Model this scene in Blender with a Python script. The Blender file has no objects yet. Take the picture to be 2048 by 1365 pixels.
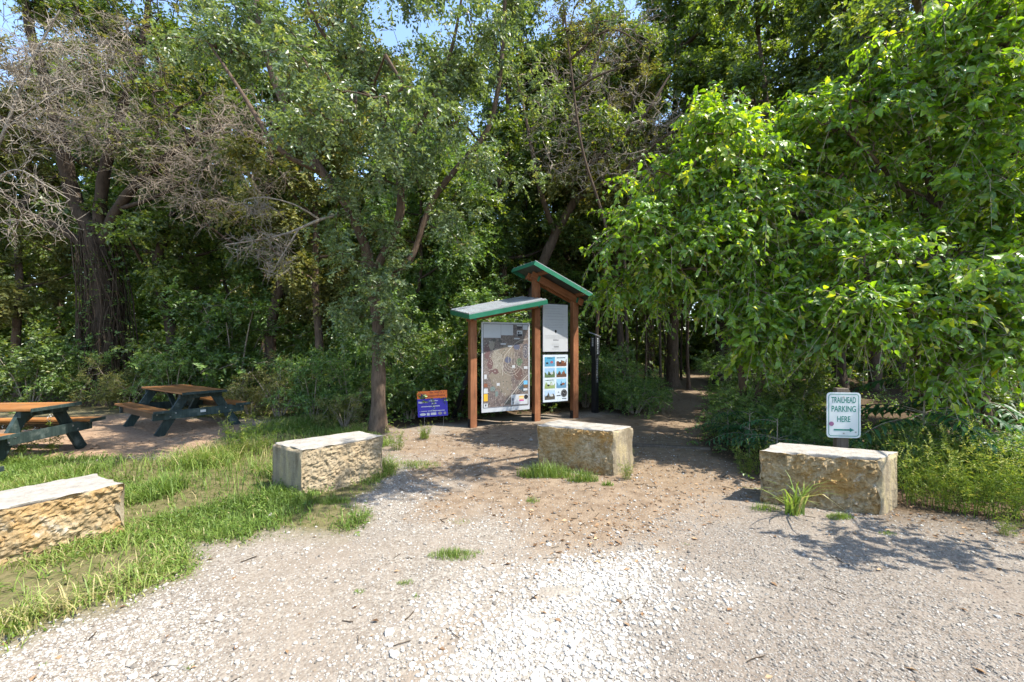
import bpy, math, random
import numpy as np
from mathutils import Vector, Matrix, noise as mnoise

random.seed(7)
RNG = np.random.default_rng(11)
C = bpy.context.scene.collection
F, HZ, EYE = 850.0, 690.0, 1.65          # camera calibration read off the photograph

def W(px, py, d):
    return np.array([(px - 1024) * d / F, d, EYE + (HZ - py) * d / F])
def G(px, py):
    d = F * EYE / (py - HZ)
    return np.array([(px - 1024) * d / F, d])

# ------------------------------------------------------------------ materials
def new_mat(name):
    m = bpy.data.materials.new(name); m.use_nodes = True
    nt = m.node_tree; nt.nodes.clear()
    out = nt.nodes.new('ShaderNodeOutputMaterial')
    return m, nt, out
def N(nt, typ, **kw):
    n = nt.nodes.new(typ)
    for k, v in kw.items():
        if k.startswith('i_'):
            n.inputs[k[2:].replace('_', ' ')].default_value = v
        else:
            setattr(n, k, v)
    return n
def ramp(nt, stops, fac=None, interp='LINEAR'):
    r = nt.nodes.new('ShaderNodeValToRGB'); cr = r.color_ramp; cr.interpolation = interp
    while len(cr.elements) < len(stops): cr.elements.new(0.5)
    for e, (p, c) in zip(cr.elements, stops):
        e.position = p; e.color = (c[0], c[1], c[2], 1)
    if fac is not None: nt.links.new(fac, r.inputs['Fac'])
    return r
def mixc(nt, fac, a, b, typ='MIX'):
    n = nt.nodes.new('ShaderNodeMix'); n.data_type = 'RGBA'; n.blend_type = typ
    for s, v in ((0, fac), (6, a), (7, b)):
        if hasattr(v, 'is_linked') or hasattr(v, 'links'): nt.links.new(v, n.inputs[s])
        elif s == 0: n.inputs[0].default_value = v
        else: n.inputs[s].default_value = (v[0], v[1], v[2], 1)
    return n.outputs[2]
def math_n(nt, op, a, b=None, c=None):
    n = nt.nodes.new('ShaderNodeMath'); n.operation = op
    for i, v in enumerate((a, b, c)):
        if v is None: continue
        if isinstance(v, (int, float)): n.inputs[i].default_value = v
        else: nt.links.new(v, n.inputs[i])
    return n.outputs[0]
def coord(nt, scale=(1, 1, 1), kind='Object'):
    tc = nt.nodes.new('ShaderNodeTexCoord'); mp = nt.nodes.new('ShaderNodeMapping')
    mp.inputs['Scale'].default_value = scale
    nt.links.new(tc.outputs[kind], mp.inputs['Vector'])
    return mp.outputs['Vector']
def noise_n(nt, vec, scale, detail=4, rough=.6, out='Fac'):
    n = N(nt, 'ShaderNodeTexNoise'); n.inputs['Scale'].default_value = scale
    n.inputs['Detail'].default_value = detail; n.inputs['Roughness'].default_value = rough
    nt.links.new(vec, n.inputs['Vector']); return n.outputs[out]
def principled(nt, out, col, rough=.6, spec=.4, bump=None, bstr=.3, bdist=.01, metal=0, alb=.7):
    col = mixc(nt, 1.0, col, (alb, alb, alb), 'MULTIPLY')     # overall reflectance of the mineral, wood and paint surfaces
    p = nt.nodes.new('ShaderNodeBsdfPrincipled')
    if hasattr(col, 'links'): nt.links.new(col, p.inputs['Base Color'])
    else: p.inputs['Base Color'].default_value = (*col, 1)
    if hasattr(rough, 'links'): nt.links.new(rough, p.inputs['Roughness'])
    else: p.inputs['Roughness'].default_value = rough
    p.inputs['Specular IOR Level'].default_value = spec
    p.inputs['Metallic'].default_value = metal
    if bump is not None:
        b = nt.nodes.new('ShaderNodeBump'); b.inputs['Strength'].default_value = bstr; b.inputs['Distance'].default_value = bdist
        nt.links.new(bump, b.inputs['Height']); nt.links.new(b.outputs['Normal'], p.inputs['Normal'])
    nt.links.new(p.outputs[0], out.inputs[0])
    return p
def attr(nt, name, out='Fac'):
    a = nt.nodes.new('ShaderNodeAttribute'); a.attribute_name = name; return a.outputs[out]

def foliage(name, stops, trans=.4, tcol=(1.5, 1.35, .45), rough=.38, spec=.5):
    m, nt, out = new_mat(name)
    t = attr(nt, 'tint')
    r = ramp(nt, stops, t)
    p = nt.nodes.new('ShaderNodeBsdfPrincipled')
    nt.links.new(r.outputs[0], p.inputs['Base Color'])
    p.inputs['Roughness'].default_value = rough; p.inputs['Specular IOR Level'].default_value = spec
    tr = nt.nodes.new('ShaderNodeBsdfTranslucent')
    nt.links.new(mixc(nt, 1.0, r.outputs[0], tcol, 'MULTIPLY'), tr.inputs['Color'])
    mx = nt.nodes.new('ShaderNodeMixShader'); mx.inputs[0].default_value = trans
    nt.links.new(p.outputs[0], mx.inputs[1]); nt.links.new(tr.outputs[0], mx.inputs[2])
    nt.links.new(mx.outputs[0], out.inputs[0])
    return m
def bark(name, c0, c1, scale=18):
    m, nt, out = new_mat(name)
    v = coord(nt, (1, 1, .22)); n = noise_n(nt, v, scale, 6, .7); n2 = noise_n(nt, v, scale * 3.3, 3, .7)
    f = math_n(nt, 'MULTIPLY_ADD', n2, .35, math_n(nt, 'MULTIPLY', n, .75))
    r = ramp(nt, [(.35, c0), (.75, c1)], f)
    principled(nt, out, r.outputs[0], .9, .15, f, .8, .02, 0, .9)
    return m
def plain(name, col, rough=.6, spec=.3, var=.25, scale=9, bstr=.15, metal=0, stretch=(1, 1, 1)):
    m, nt, out = new_mat(name)
    v = coord(nt, stretch); n = noise_n(nt, v, scale, 5, .65)
    lo = tuple(c * (1 - var) for c in col); hi = tuple(min(1, c * (1 + var)) for c in col)
    r = ramp(nt, [(.3, lo), (.7, hi)], n)
    principled(nt, out, r.outputs[0], rough, spec, n, bstr, .005, metal)
    return m
def wood(name, c0, c1, c2, axis=0, worn=None):
    m, nt, out = new_mat(name)
    s = [14, 14, 14]; s[axis] = .9
    v = coord(nt, s); n = noise_n(nt, v, 2.2, 6, .7)
    r = ramp(nt, [(.25, c0), (.5, c1), (.75, c2)], n)
    col = mixc(nt, 1.0, r.outputs[0], ramp(nt, [(.3, (.62, .6, .58)), (.7, (1.12, 1.12, 1.12))], noise_n(nt, coord(nt), 2.3, 4, .6)).outputs[0], 'MULTIPLY')
    col = mixc(nt, 1.0, col, ramp(nt, [(0, (.68, .66, .64)), (1, (1.25, 1.25, 1.25))], attr(nt, 'tint')).outputs[0], 'MULTIPLY')
    sk = [40, 40, 40]; sk[axis] = 1.2
    col = mixc(nt, ramp(nt, [(.66, (0, 0, 0)), (.72, (.8, .8, .8))], noise_n(nt, coord(nt, sk), 1.0, 3, .6)).outputs[0], col, (.05, .03, .02))
    if worn:
        n2 = noise_n(nt, coord(nt), 5, 5, .7)
        col = mixc(nt, ramp(nt, [(.55, (0, 0, 0)), (.72, (1, 1, 1))], n2).outputs[0], col, worn)
    principled(nt, out, col, .65, .25, n, .35, .004)
    return m

M = {}
M['leaf_small'] = foliage('small_glossy_leaf', [(0, (.065, .105, .036)), (.5, (.14, .20, .075)), (.85, (.215, .275, .12)), (1, (.32, .31, .08))], .44, (1.4, 1.35, .55), .44, 1.0)
M['leaf_big'] = foliage('broad_bright_leaf', [(0, (.075, .155, .018)), (.5, (.155, .29, .022)), (.85, (.26, .39, .03)), (1, (.4, .4, .04))], .52, (1.75, 1.6, .35), .4, .9)
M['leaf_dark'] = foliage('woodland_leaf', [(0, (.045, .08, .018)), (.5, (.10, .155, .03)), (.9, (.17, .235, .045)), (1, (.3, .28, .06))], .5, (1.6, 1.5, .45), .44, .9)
M['leaf_olive'] = foliage('olive_leaf', [(0, (.07, .085, .024)), (.5, (.145, .16, .045)), (.9, (.235, .235, .065)), (1, (.34, .29, .09))], .4, (1.4, 1.25, .5), .5, .35)
M['leaf_shrub'] = foliage('shrub_leaf', [(0, (.055, .105, .026)), (.5, (.12, .215, .05)), (.9, (.2, .305, .065)), (1, (.32, .34, .07))], .48, (1.5, 1.45, .5), .44, .9)
M['leaf_pinnate'] = foliage('feathered_leaflet', [(0, (.02, .065, .025)), (.6, (.035, .10, .035)), (1, (.06, .14, .04))], .36, (1.4, 1.5, .5), .45, .4)
M['leaf_weed'] = foliage('weed_leaf', [(0, (.075, .125, .02)), (.5, (.16, .23, .035)), (.9, (.28, .32, .06)), (1, (.42, .36, .15))], .42, (1.3, 1.25, .5), .55, .3)
M['grass'] = foliage('grass_blade', [(0, (.07, .12, .02)), (.5, (.15, .23, .04)), (.85, (.24, .3, .07)), (1, (.45, .38, .19))], .4, (1.25, 1.25, .55), .5, .35)
M['flower'] = foliage('white_flower_head', [(0, (.6, .6, .55)), (1, (.8, .8, .78))], .2, (1, 1, 1), .7, .2)
M['litter'] = foliage('dry_leaf', [(0, (.09, .05, .025)), (.5, (.22, .13, .07)), (1, (.42, .29, .17))], .15, (1, .9, .7), .8, .15)
M['bark_grey'] = bark('grey_brown_bark', (.045, .03, .02), (.17, .12, .085))
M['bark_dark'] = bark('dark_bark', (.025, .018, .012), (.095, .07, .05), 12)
M['bark_dead'] = bark('bleached_dead_wood', (.15, .125, .095), (.36, .31, .25), 25)
M['bark_twig'] = bark('brown_bare_twig', (.19, .15, .11), (.43, .36, .28), 25)
M['bark_vine'] = bark('vine_bark', (.025, .018, .012), (.10, .072, .048), 25)

# ------------------------------------------------------------------ mesh helpers
class Geo:
    def __init__(s): s.v = []; s.f = []; s.n = 0; s.t = []; s.m = []
    def add(s, V, Fc, tint=None, mi=0):
        V = np.asarray(V, float).reshape(-1, 3); Fc = np.asarray(Fc, int)
        s.v.append(V); s.f.append(Fc + s.n); s.n += len(V)
        s.t.append(np.full(len(V), .5) if tint is None else np.asarray(tint, float).ravel())
        s.m.append(np.full(len(Fc), mi, int)); return s
    def box(s, c, size, R=None, mi=0):
        c = np.asarray(c, float); h = np.asarray(size, float) / 2
        V = np.array([[x, y, z] for x in (-1, 1) for y in (-1, 1) for z in (-1, 1)], float) * h
        if R is not None: V = V @ np.asarray(R).T
        s.add(V + c, tint=np.full(8, random.random()), mi=mi, Fc=[[0, 1, 3, 2], [4, 6, 7, 5], [0, 4, 5, 1], [2, 3, 7, 6], [0, 2, 6, 4], [1, 5, 7, 3]]); return s
    def tubes(s, P, R, sides=5, mi=0):
        V, Fc = tubes_np(np.asarray(P, float), np.asarray(R, float), sides); s.add(V, Fc, mi=mi); return s
    def build(s, name, mats, parent=None, smooth=False, bevel=0):
        me = bpy.data.meshes.new(name)
        V = np.concatenate(s.v).astype(np.float32)
        me.vertices.add(len(V)); me.vertices.foreach_set('co', V.ravel())
        ls = [f.ravel() for f in s.f]; ks = np.concatenate([np.full(len(f), f.shape[1], np.int32) for f in s.f])
        L = np.concatenate(ls).astype(np.int32)
        me.loops.add(len(L)); me.loops.foreach_set('vertex_index', L)
        me.polygons.add(len(ks)); st = np.zeros(len(ks), np.int32); st[1:] = np.cumsum(ks)[:-1]
        me.polygons.foreach_set('loop_start', st)
        if not isinstance(mats, (list, tuple)): mats = [mats]
        for m in mats: me.materials.append(m)
        me.polygons.foreach_set('material_index', np.concatenate(s.m).astype(np.int32))
        me.polygons.foreach_set('use_smooth', np.full(len(ks), smooth))
        a = me.attributes.new('tint', 'FLOAT', 'POINT'); a.data.foreach_set('value', np.concatenate(s.t).astype(np.float32))
        me.update(calc_edges=True)
        o = bpy.data.objects.new(name, me); C.objects.link(o)
        if parent is not None: o.parent = parent
        if bevel:
            b = o.modifiers.new('edge', 'BEVEL'); b.width = bevel; b.segments = 2; b.limit_method = 'ANGLE'
        return o

def nrm(a): return a / np.maximum(np.linalg.norm(a, axis=-1, keepdims=True), 1e-9)
def tubes_np(P, R, sides):
    n, K = P.shape[:2]
    T = nrm(np.gradient(P, axis=1))
    ref = np.zeros_like(T); ref[..., 0] = .83; ref[..., 1] = .41; ref[..., 2] = .37
    u = nrm(np.cross(T, ref)); v = np.cross(T, u)
    a = np.arange(sides) * 2 * np.pi / sides
    V = P[:, :, None] + R[:, :, None, None] * (u[:, :, None] * np.cos(a)[None, None, :, None] + v[:, :, None] * np.sin(a)[None, None, :, None])
    base = (np.arange(n) * K * sides)[:, None, None]
    k = (np.arange(K - 1) * sides)[None, :, None]; i = np.arange(sides)[None, None, :]; j = (i + 1) % sides
    Fc = np.stack([base + k + i, base + k + j, base + k + sides + j, base + k + sides + i], -1).reshape(-1, 4)
    return V.reshape(-1, 3), Fc
def resample(pts, step):
    pts = np.asarray(pts, float)
    # Catmull-Rom so the limb bends smoothly through its points
    P = np.vstack([2 * pts[0] - pts[1], pts, 2 * pts[-1] - pts[-2]])
    out = []
    for i in range(1, len(P) - 2):
        p0, p1, p2, p3 = P[i - 1:i + 3]; n = max(2, int(np.linalg.norm(p2 - p1) / step))
        for t in np.arange(n) / n:
            out.append(.5 * ((2 * p1) + (-p0 + p2) * t + (2 * p0 - 5 * p1 + 4 * p2 - p3) * t * t + (-p0 + 3 * p1 - 3 * p2 + p3) * t ** 3))
    out.append(pts[-1]); return np.array(out)

LEAF = (np.array([(0, 0, 0), (-.5, .42, .09), (0, 1, -.06), (.5, .42, .09)]), np.array([(0, 3, 2), (0, 2, 1)]))
BIG = (np.array([(0, 0, 0), (-.42, .28, .07), (-.38, .62, -.02), (0, 1, -.3), (.38, .62, -.02), (.42, .28, .07), (0, .3, 0), (0, .64, -.08)]),
       np.array([(0, 6, 1), (0, 5, 6), (6, 7, 2), (6, 2, 1), (5, 4, 7), (5, 7, 6), (7, 3, 2), (7, 4, 3)]))
NARROW = (np.array([(0, 0, 0), (-.3, .4, .05), (0, 1, -.15), (.3, .4, .05)]), np.array([(0, 3, 2), (0, 2, 1)]))
UP = np.array([0, 0, 1.])

def put_leaves(g, pos, ldir, nor, size, asp, proto, tint):
    PV, PF = proto
    ldir = nrm(ldir); w = nrm(np.cross(ldir, nor)); nn = np.cross(w, ldir)
    s = size[:, None, None]
    V = pos[:, None] + s * (PV[None, :, 0:1] * asp * w[:, None] + PV[None, :, 1:2] * ldir[:, None] + PV[None, :, 2:3] * nn[:, None])
    k = len(PV); Fc = (np.arange(len(pos)) * k)[:, None, None] + PF[None]
    g.add(V.reshape(-1, 3), Fc.reshape(-1, 3), np.repeat(np.clip(tint, 0, 1), k))
def sprays(g, O, D, L, m, size, rng, proto=LEAF, asp=.5, droop=.25, sag=.15, spread=.8, wild=.35, tbase=None, tvar=.22):
    n = len(O)
    if n == 0: return
    D = nrm(D); t = np.linspace(.12, 1, m)[None, :, None]
    pos = O[:, None] + D[:, None] * L[:, None, None] * t - UP * (sag * L[:, None, None] * t ** 2)
    side = nrm(np.cross(D, UP + rng.normal(0, .15, (n, 3))))
    sg = np.where(np.arange(m) % 2 == 0, 1., -1.)[None, :, None]
    ld = D[:, None] * .5 + side[:, None] * sg * spread + rng.normal(0, wild, (n, m, 3)) - UP * droop
    nor = UP * .62 + D[:, None] * .45 + rng.normal(0, .6, (n, m, 3))
    sz = size * rng.uniform(.6, 1.2, (n, m)) * (1 - .35 * t[..., 0] ** 3)
    tb = (rng.normal(.45, .22, n) if tbase is None else tbase)[:, None] + rng.normal(0, tvar, (n, m)) * .7
    tb = np.where(rng.random((n, m)) < .012, 1.0, np.minimum(tb, .93))
    put_leaves(g, pos.reshape(-1, 3), ld.reshape(-1, 3), nor.reshape(-1, 3), sz.ravel(), asp, proto, tb.ravel())

def in_lobes(lobes, n, rng, shell=.35):
    """random points in a union of ellipsoids given as (centre, (rx, ry, rz))"""
    w = np.array([np.prod(r) ** .75 for c, r in lobes]); w /= w.sum()
    idx = rng.choice(len(lobes), n, p=w)
    d = nrm(rng.normal(size=(n, 3))); rad = rng.random(n) ** shell
    return np.array([lobes[i][0] for i in idx]) + d * rad[:, None] * np.array([lobes[i][1] for i in idx])

def clumped(lobes, n, rng, nc, rc, shell=.35):
    """points gathered into small leafy clumps, so that gaps stay between them"""
    c = in_lobes(lobes, nc, rng, shell); r = rc * rng.uniform(.6, 1.3, nc)
    i = rng.integers(0, nc, n); d = nrm(rng.normal(size=(n, 3))) * (rng.random(n) ** .45 * r[i])[:, None]
    return c[i] + d * np.array([1.15, 1.15, .7])
def grow(limbs, att, rng, rtip=.004, K=5, arch=.18, power=.5):
    """twigs from the nearest wood to each attractor; returns paths, radii"""
    nodes, owner = [], []
    for pts, r0, r1 in limbs:
        q = resample(pts, .18); nodes += list(q); owner += [-1] * len(q)
    n0 = len(nodes); cap = n0 + len(att) * 3
    A = np.zeros((cap, 3)); A[:n0] = nodes; own = np.full(cap, -1)
    dist = np.array([np.min(np.linalg.norm(A[:n0] - a, axis=1)) for a in att])
    order = np.argsort(dist); n = n0; paths = []; par = []
    tt = np.linspace(0, 1, K)[:, None]
    for i in order:
        a = att[i]; j = int(np.argmin(np.linalg.norm(A[:n] - a, axis=1))); s = A[j]; L = np.linalg.norm(a - s)
        mid = (s + a) / 2 + UP * arch * L + rng.normal(0, .1 * L + .004, 3)
        p = (1 - tt) ** 2 * s + 2 * (1 - tt) * tt * mid + tt ** 2 * a
        paths.append(p); par.append(own[j]); k = len(paths) - 1
        for q in (K // 2, K - 2, K - 1): A[n] = p[q]; own[n] = k; n += 1
    cnt = np.ones(len(paths))
    for k in range(len(paths) - 1, -1, -1):
        if par[k] >= 0: cnt[par[k]] += cnt[k]
    P = np.array(paths); r = rtip * cnt ** power
    R = r[:, None] * np.linspace(1, .55, K)[None]
    return P, R
def wood_geo(limbs, P=None, R=None, sides=8, tw=4):
    g = Geo()
    for pts, r0, r1 in limbs:
        q = resample(pts, .18); r = np.linspace(1, 0, len(q)) ** .8 * (r0 - r1) + r1
        if pts[0][2] < .05: r = r + r0 * .55 * np.exp(-(q[:, 2]) / .22)       # root flare
        r = r * (1 + .07 * np.sin(np.arange(len(q)) * 1.7 + r0 * 40))
        g.tubes(q[None], r[None], sides)
    if P is not None: g.tubes(P, R, tw)
    return g
def twig_sprays(P, per, rng, L=(.2, .45), up=.2, rnd=.75, lo=.25):
    n, K = P.shape[:2]
    idx = np.repeat(np.arange(n), per); t = rng.uniform(lo, 1, len(idx)) * (K - 1)
    i0 = np.minimum(t.astype(int), K - 2); fr = (t - i0)[:, None]
    O = P[idx, i0] * (1 - fr) + P[idx, i0 + 1] * fr
    D = nrm(P[idx, i0 + 1] - P[idx, i0]) * .6 + rng.normal(0, rnd, (len(idx), 3)) + UP * up
    return O, nrm(D), rng.uniform(*L, len(idx))

def twiglets(P, per, rng, L=(.12, .4), dn=-.05):
    O, D, Ln = twig_sprays(P, per, rng, L, dn, .8); t = np.linspace(0, 1, 4)[None, :, None]
    SP = O[:, None] + D[:, None] * Ln[:, None, None] * t + np.cumsum(rng.normal(0, .018, (len(O), 4, 3)), 1)
    return SP, np.repeat(np.array([[.0045, .0038, .003, .0018]]), len(SP), 0)
# ------------------------------------------------------------------ object helpers
def tag(o, label=None, cat=None, group=None, kind=None):
    if label: o['label'] = label
    if cat: o['category'] = cat
    if group: o['group'] = group
    if kind: o['kind'] = kind
    return o
def empty(name, loc=(0, 0, 0), rz=0, label=None, cat=None, group=None):
    o = bpy.data.objects.new(name, None); C.objects.link(o); o.location = loc; o.rotation_euler = (0, 0, rz)
    o.empty_display_size = .2
    return tag(o, label, cat, group)
def dup(root, loc, rz=0, sc=1, label=None, group=None, cat=None):
    r = root.copy(); C.objects.link(r); r.location = loc; r.rotation_euler = (0, 0, rz)
    r.scale = sc if isinstance(sc, (tuple, list)) else (sc, sc, sc)
    tag(r, label, cat, group)
    for ch in list(root.children):
        c = ch.copy(); C.objects.link(c); c.parent = r
        for g in ch.children:
            d = g.copy(); C.objects.link(d); d.parent = c
    return r
def place(root, loc, rz=0, sc=1, label=None, group=None, cat=None, used=set()):
    if root.name in used: return dup(root, loc, rz, sc, label, group, cat)
    used.add(root.name); root.location = loc; root.rotation_euler = (0, 0, rz)
    root.scale = sc if isinstance(sc, (tuple, list)) else (sc, sc, sc)
    return tag(root, label, cat, group)

# ------------------------------------------------------------------ ground zones
_ph = RNG.uniform(0, 6.28, (24, 3)); _fr = RNG.normal(0, 1, (24, 2))
def snoise(x, y, f):
    s = np.zeros_like(x, dtype=float)
    for k in range(24): s = s + np.sin(_fr[k, 0] * x * f + _fr[k, 1] * y * f + _ph[k, 0])
    return s / 3.5
def poly_mask(x, y, poly, soft, warp=.18):
    x = x + warp * snoise(x, y, 2.2) + warp * .4 * snoise(y, x, 7); y = y + warp * .6 * snoise(x + 9, y - 4, 2.6) + warp * .25 * snoise(x, y, 8)
    poly = np.asarray(poly); ins = np.zeros(x.shape, bool); d = np.full(x.shape, 1e9)
    for i in range(len(poly)):
        x0, y0 = poly[i]; x1, y1 = poly[(i + 1) % len(poly)]
        c = ((y0 > y) != (y1 > y)); den = (y1 - y0) if abs(y1 - y0) > 1e-9 else 1e-9
        ins ^= c & (x < (x1 - x0) * (y - y0) / den + x0)
        ex, ey = x1 - x0, y1 - y0; L2 = ex * ex + ey * ey + 1e-12
        t = np.clip(((x - x0) * ex + (y - y0) * ey) / L2, 0, 1)
        d = np.minimum(d, np.hypot(x - x0 - t * ex, y - y0 - t * ey))
    sd = np.where(ins, d, -d)
    return np.clip(sd / soft + .5, 0, 1)
pxs = lambda L: [tuple(G(*p)) for p in L]
GRASS = [(-9, 1.5), (-4.2, 1.7)] + pxs([(0, 1275), (120, 1232), (200, 1195), (300, 1150), (400, 1100), (520, 1085), (650, 1062), (700, 1035), (722, 1000), (768, 965), (772, 930), (640, 905), (560, 890), (480, 905), (250, 915), (60, 928), (-250, 930)]) + [(-12, 5)]
GRASS2 = pxs([(430, 915), (450, 868), (520, 845), (620, 842), (755, 866), (765, 900), (640, 925), (520, 925)])
GRASS3 = pxs([(150, 838), (300, 826), (480, 838), (560, 845), (700, 850), (690, 832), (480, 812), (100, 805), (-200, 815), (-200, 835)])
RED = pxs([(-250, 930), (60, 926), (250, 914), (480, 903), (470, 862), (400, 838), (250, 828), (60, 832), (-250, 850)])
DIRT = pxs([(770, 875), (860, 862), (940, 852), (1160, 832), (1300, 838), (1420, 870), (1520, 950), (1480, 1000), (1400, 1080), (1260, 1125), (1080, 1080), (940, 1000), (880, 930), (800, 905)])
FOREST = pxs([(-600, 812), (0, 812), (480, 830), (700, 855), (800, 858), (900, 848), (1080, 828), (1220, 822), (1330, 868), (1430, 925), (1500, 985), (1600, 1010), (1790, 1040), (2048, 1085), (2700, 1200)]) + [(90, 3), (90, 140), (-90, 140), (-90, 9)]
WHITE = pxs([(980, 1165), (1080, 1140), (1330, 1140), (1395, 1190), (1330, 1260), (1230, 1365), (1150, 1480), (560, 1480), (700, 1365), (820, 1290), (930, 1215)])
GREY = pxs([(1250, 1125), (1420, 1060), (1520, 1000), (1800, 1045), (2100, 1090), (3000, 1290), (2600, 1700), (1200, 1700), (1240, 1365), (1340, 1260), (1410, 1190), (1340, 1135)])
RUT = pxs([(600, 1430), (740, 1430), (870, 1310), (975, 1250), (1010, 1212), (930, 1212), (820, 1268)])
RUT2 = pxs([(1055, 1200), (1100, 1178), (1170, 1178), (1160, 1196), (1110, 1212)])
TRAIL = np.array([(1.75, 5.6), (2.4, 7.2), (3.0, 8.8), (4.3, 11.3), (5.9, 14.2), (7.4, 18), (9.6, 22), (12.5, 27), (17, 33)])
def trail_mask(x, y):
    xw = x + .12 * snoise(x, y, 2); d = np.full(x.shape, 1e9)
    for (x0, y0), (x1, y1) in zip(TRAIL[:-1], TRAIL[1:]):
        ex, ey = x1 - x0, y1 - y0; t = np.clip(((xw - x0) * ex + (y - y0) * ey) / (ex * ex + ey * ey), 0, 1)
        d = np.minimum(d, np.hypot(xw - x0 - t * ex, y - y0 - t * ey))
    return np.clip((.72 - d) / .3 + .5, 0, 1)
def H(x, y):
    x = np.asarray(x, float); y = np.asarray(y, float)
    return .012 * snoise(x, y, .9) + .006 * snoise(x, y, 3.1) + .003 * snoise(x, y, 9)

def axis(lo, hi, step, far0, far1):
    a = np.arange(lo, hi, step); l, r = [], []
    d, x = step, lo
    while x > far0: d *= 1.18; x -= d; l.append(x)
    d, x = step, a[-1]
    while x < far1: d *= 1.18; x += d; r.append(x)
    return np.array(l[::-1] + list(a) + r)
gx, gy = axis(-8.5, 6.5, .055, -900, 900), axis(1.2, 9.5, .055, -900, 1200)
X, Y = np.meshgrid(gx, gy)
zf = poly_mask(X, Y, FOREST, .5); zg = np.maximum(poly_mask(X, Y, GRASS, .35), np.maximum(poly_mask(X, Y, GRASS2, .4), .8 * poly_mask(X, Y, GRASS3, .5)))
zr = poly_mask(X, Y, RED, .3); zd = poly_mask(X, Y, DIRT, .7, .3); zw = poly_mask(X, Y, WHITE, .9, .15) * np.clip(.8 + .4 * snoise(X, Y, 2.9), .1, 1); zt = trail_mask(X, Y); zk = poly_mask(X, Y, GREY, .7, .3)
zd = np.maximum(zd, .8 * np.maximum(poly_mask(X, Y, RUT, .16, .1), poly_mask(X, Y, RUT2, .08, .05)))
g = Geo(); nx, ny = len(gx), len(gy)
idx = np.arange(nx * ny).reshape(ny, nx)
g.add(np.stack([X, Y, H(X, Y)], -1).reshape(-1, 3), np.stack([idx[:-1, :-1], idx[:-1, 1:], idx[1:, 1:], idx[1:, :-1]], -1).reshape(-1, 4))
mg, nt, out = new_mat('gravel_and_soil')
v = coord(nt)
vor = N(nt, 'ShaderNodeTexVoronoi'); vor.inputs['Scale'].default_value = 46; nt.links.new(v, vor.inputs['Vector'])
vor2 = N(nt, 'ShaderNodeTexVoronoi'); vor2.inputs['Scale'].default_value = 95; nt.links.new(v, vor2.inputs['Vector'])
sep = nt.nodes.new('ShaderNodeSeparateColor'); nt.links.new(vor.outputs['Color'], sep.inputs[0])
sep2 = nt.nodes.new('ShaderNodeSeparateColor'); nt.links.new(vor2.outputs['Color'], sep2.inputs[0])
n_big, n_mid, n_fine = noise_n(nt, v, 1.1, 5, .6), noise_n(nt, v, 7, 5, .65), noise_n(nt, v, 60, 4, .7)
stone = ramp(nt, [(0, (.13, .11, .093)), (.3, (.27, .23, .195)), (.7, (.38, .335, .29)), (1, (.5, .465, .42))], sep.outputs[0]).outputs[0]
stone2 = ramp(nt, [(0, (.19, .157, .133)), (.5, (.34, .29, .25)), (1, (.47, .43, .38))], sep2.outputs[0]).outputs[0]
gravel = mixc(nt, ramp(nt, [(.42, (0, 0, 0)), (.58, (1, 1, 1))], n_fine).outputs[0], stone, stone2)
dust = ramp(nt, [(.3, (.29, .235, .19)), (.7, (.39, .325, .27))], n_mid).outputs[0]
gravel = mixc(nt, ramp(nt, [(.45, (.15, .15, .15)), (.68, (.8, .8, .8))], n_big).outputs[0], gravel, dust)
dirt = ramp(nt, [(.25, (.18, .125, .088)), (.5, (.31, .23, .165)), (.75, (.41, .32, .24))], n_mid).outputs[0]
dirt = mixc(nt, ramp(nt, [(.5, (0, 0, 0)), (.75, (.7, .7, .7))], n_fine).outputs[0], dirt, (.17, .115, .08))
red = ramp(nt, [(.3, (.29, .18, .115)), (.7, (.52, .37, .255))], noise_n(nt, v, 16, 6, .7)).outputs[0]
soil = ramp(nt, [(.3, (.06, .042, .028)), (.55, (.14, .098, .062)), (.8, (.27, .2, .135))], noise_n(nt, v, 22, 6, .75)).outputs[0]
turf = ramp(nt, [(.3, (.085, .095, .03)), (.7, (.27, .22, .12))], noise_n(nt, v, 12, 5, .7)).outputs[0]
trail = ramp(nt, [(.3, (.2, .14, .095)), (.7, (.38, .285, .2))], noise_n(nt, v, 9, 6, .7)).outputs[0]
gravel = mixc(nt, math_n(nt, 'MULTIPLY', attr(nt, 'zk'), .85), gravel, mixc(nt, 1.0, gravel, (.82, .81, .82), 'MULTIPLY'))
col = mixc(nt, attr(nt, 'zd'), gravel, dirt)
col = mixc(nt, attr(nt, 'zw'), col, mixc(nt, .65, stone, (.5, .48, .45)))
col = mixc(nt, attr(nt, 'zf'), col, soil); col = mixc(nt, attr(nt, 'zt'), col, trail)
col = mixc(nt, attr(nt, 'zr'), col, red); col = mixc(nt, attr(nt, 'zg'), col, turf)
col = mixc(nt, 1.0, col, (.89, .885, .84), 'MULTIPLY')
hgt = math_n(nt, 'MULTIPLY_ADD', vor.outputs['Distance'], -1.0, math_n(nt, 'MULTIPLY', n_fine, .6))
principled(nt, out, col, .95, .1, hgt, .55, .012)
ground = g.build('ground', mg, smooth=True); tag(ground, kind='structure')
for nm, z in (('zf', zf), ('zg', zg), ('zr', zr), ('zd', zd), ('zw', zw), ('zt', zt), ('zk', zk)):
    a = ground.data.attributes.new(nm, 'FLOAT', 'POINT'); a.data.foreach_set('value', z.ravel().astype(np.float32))

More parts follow.
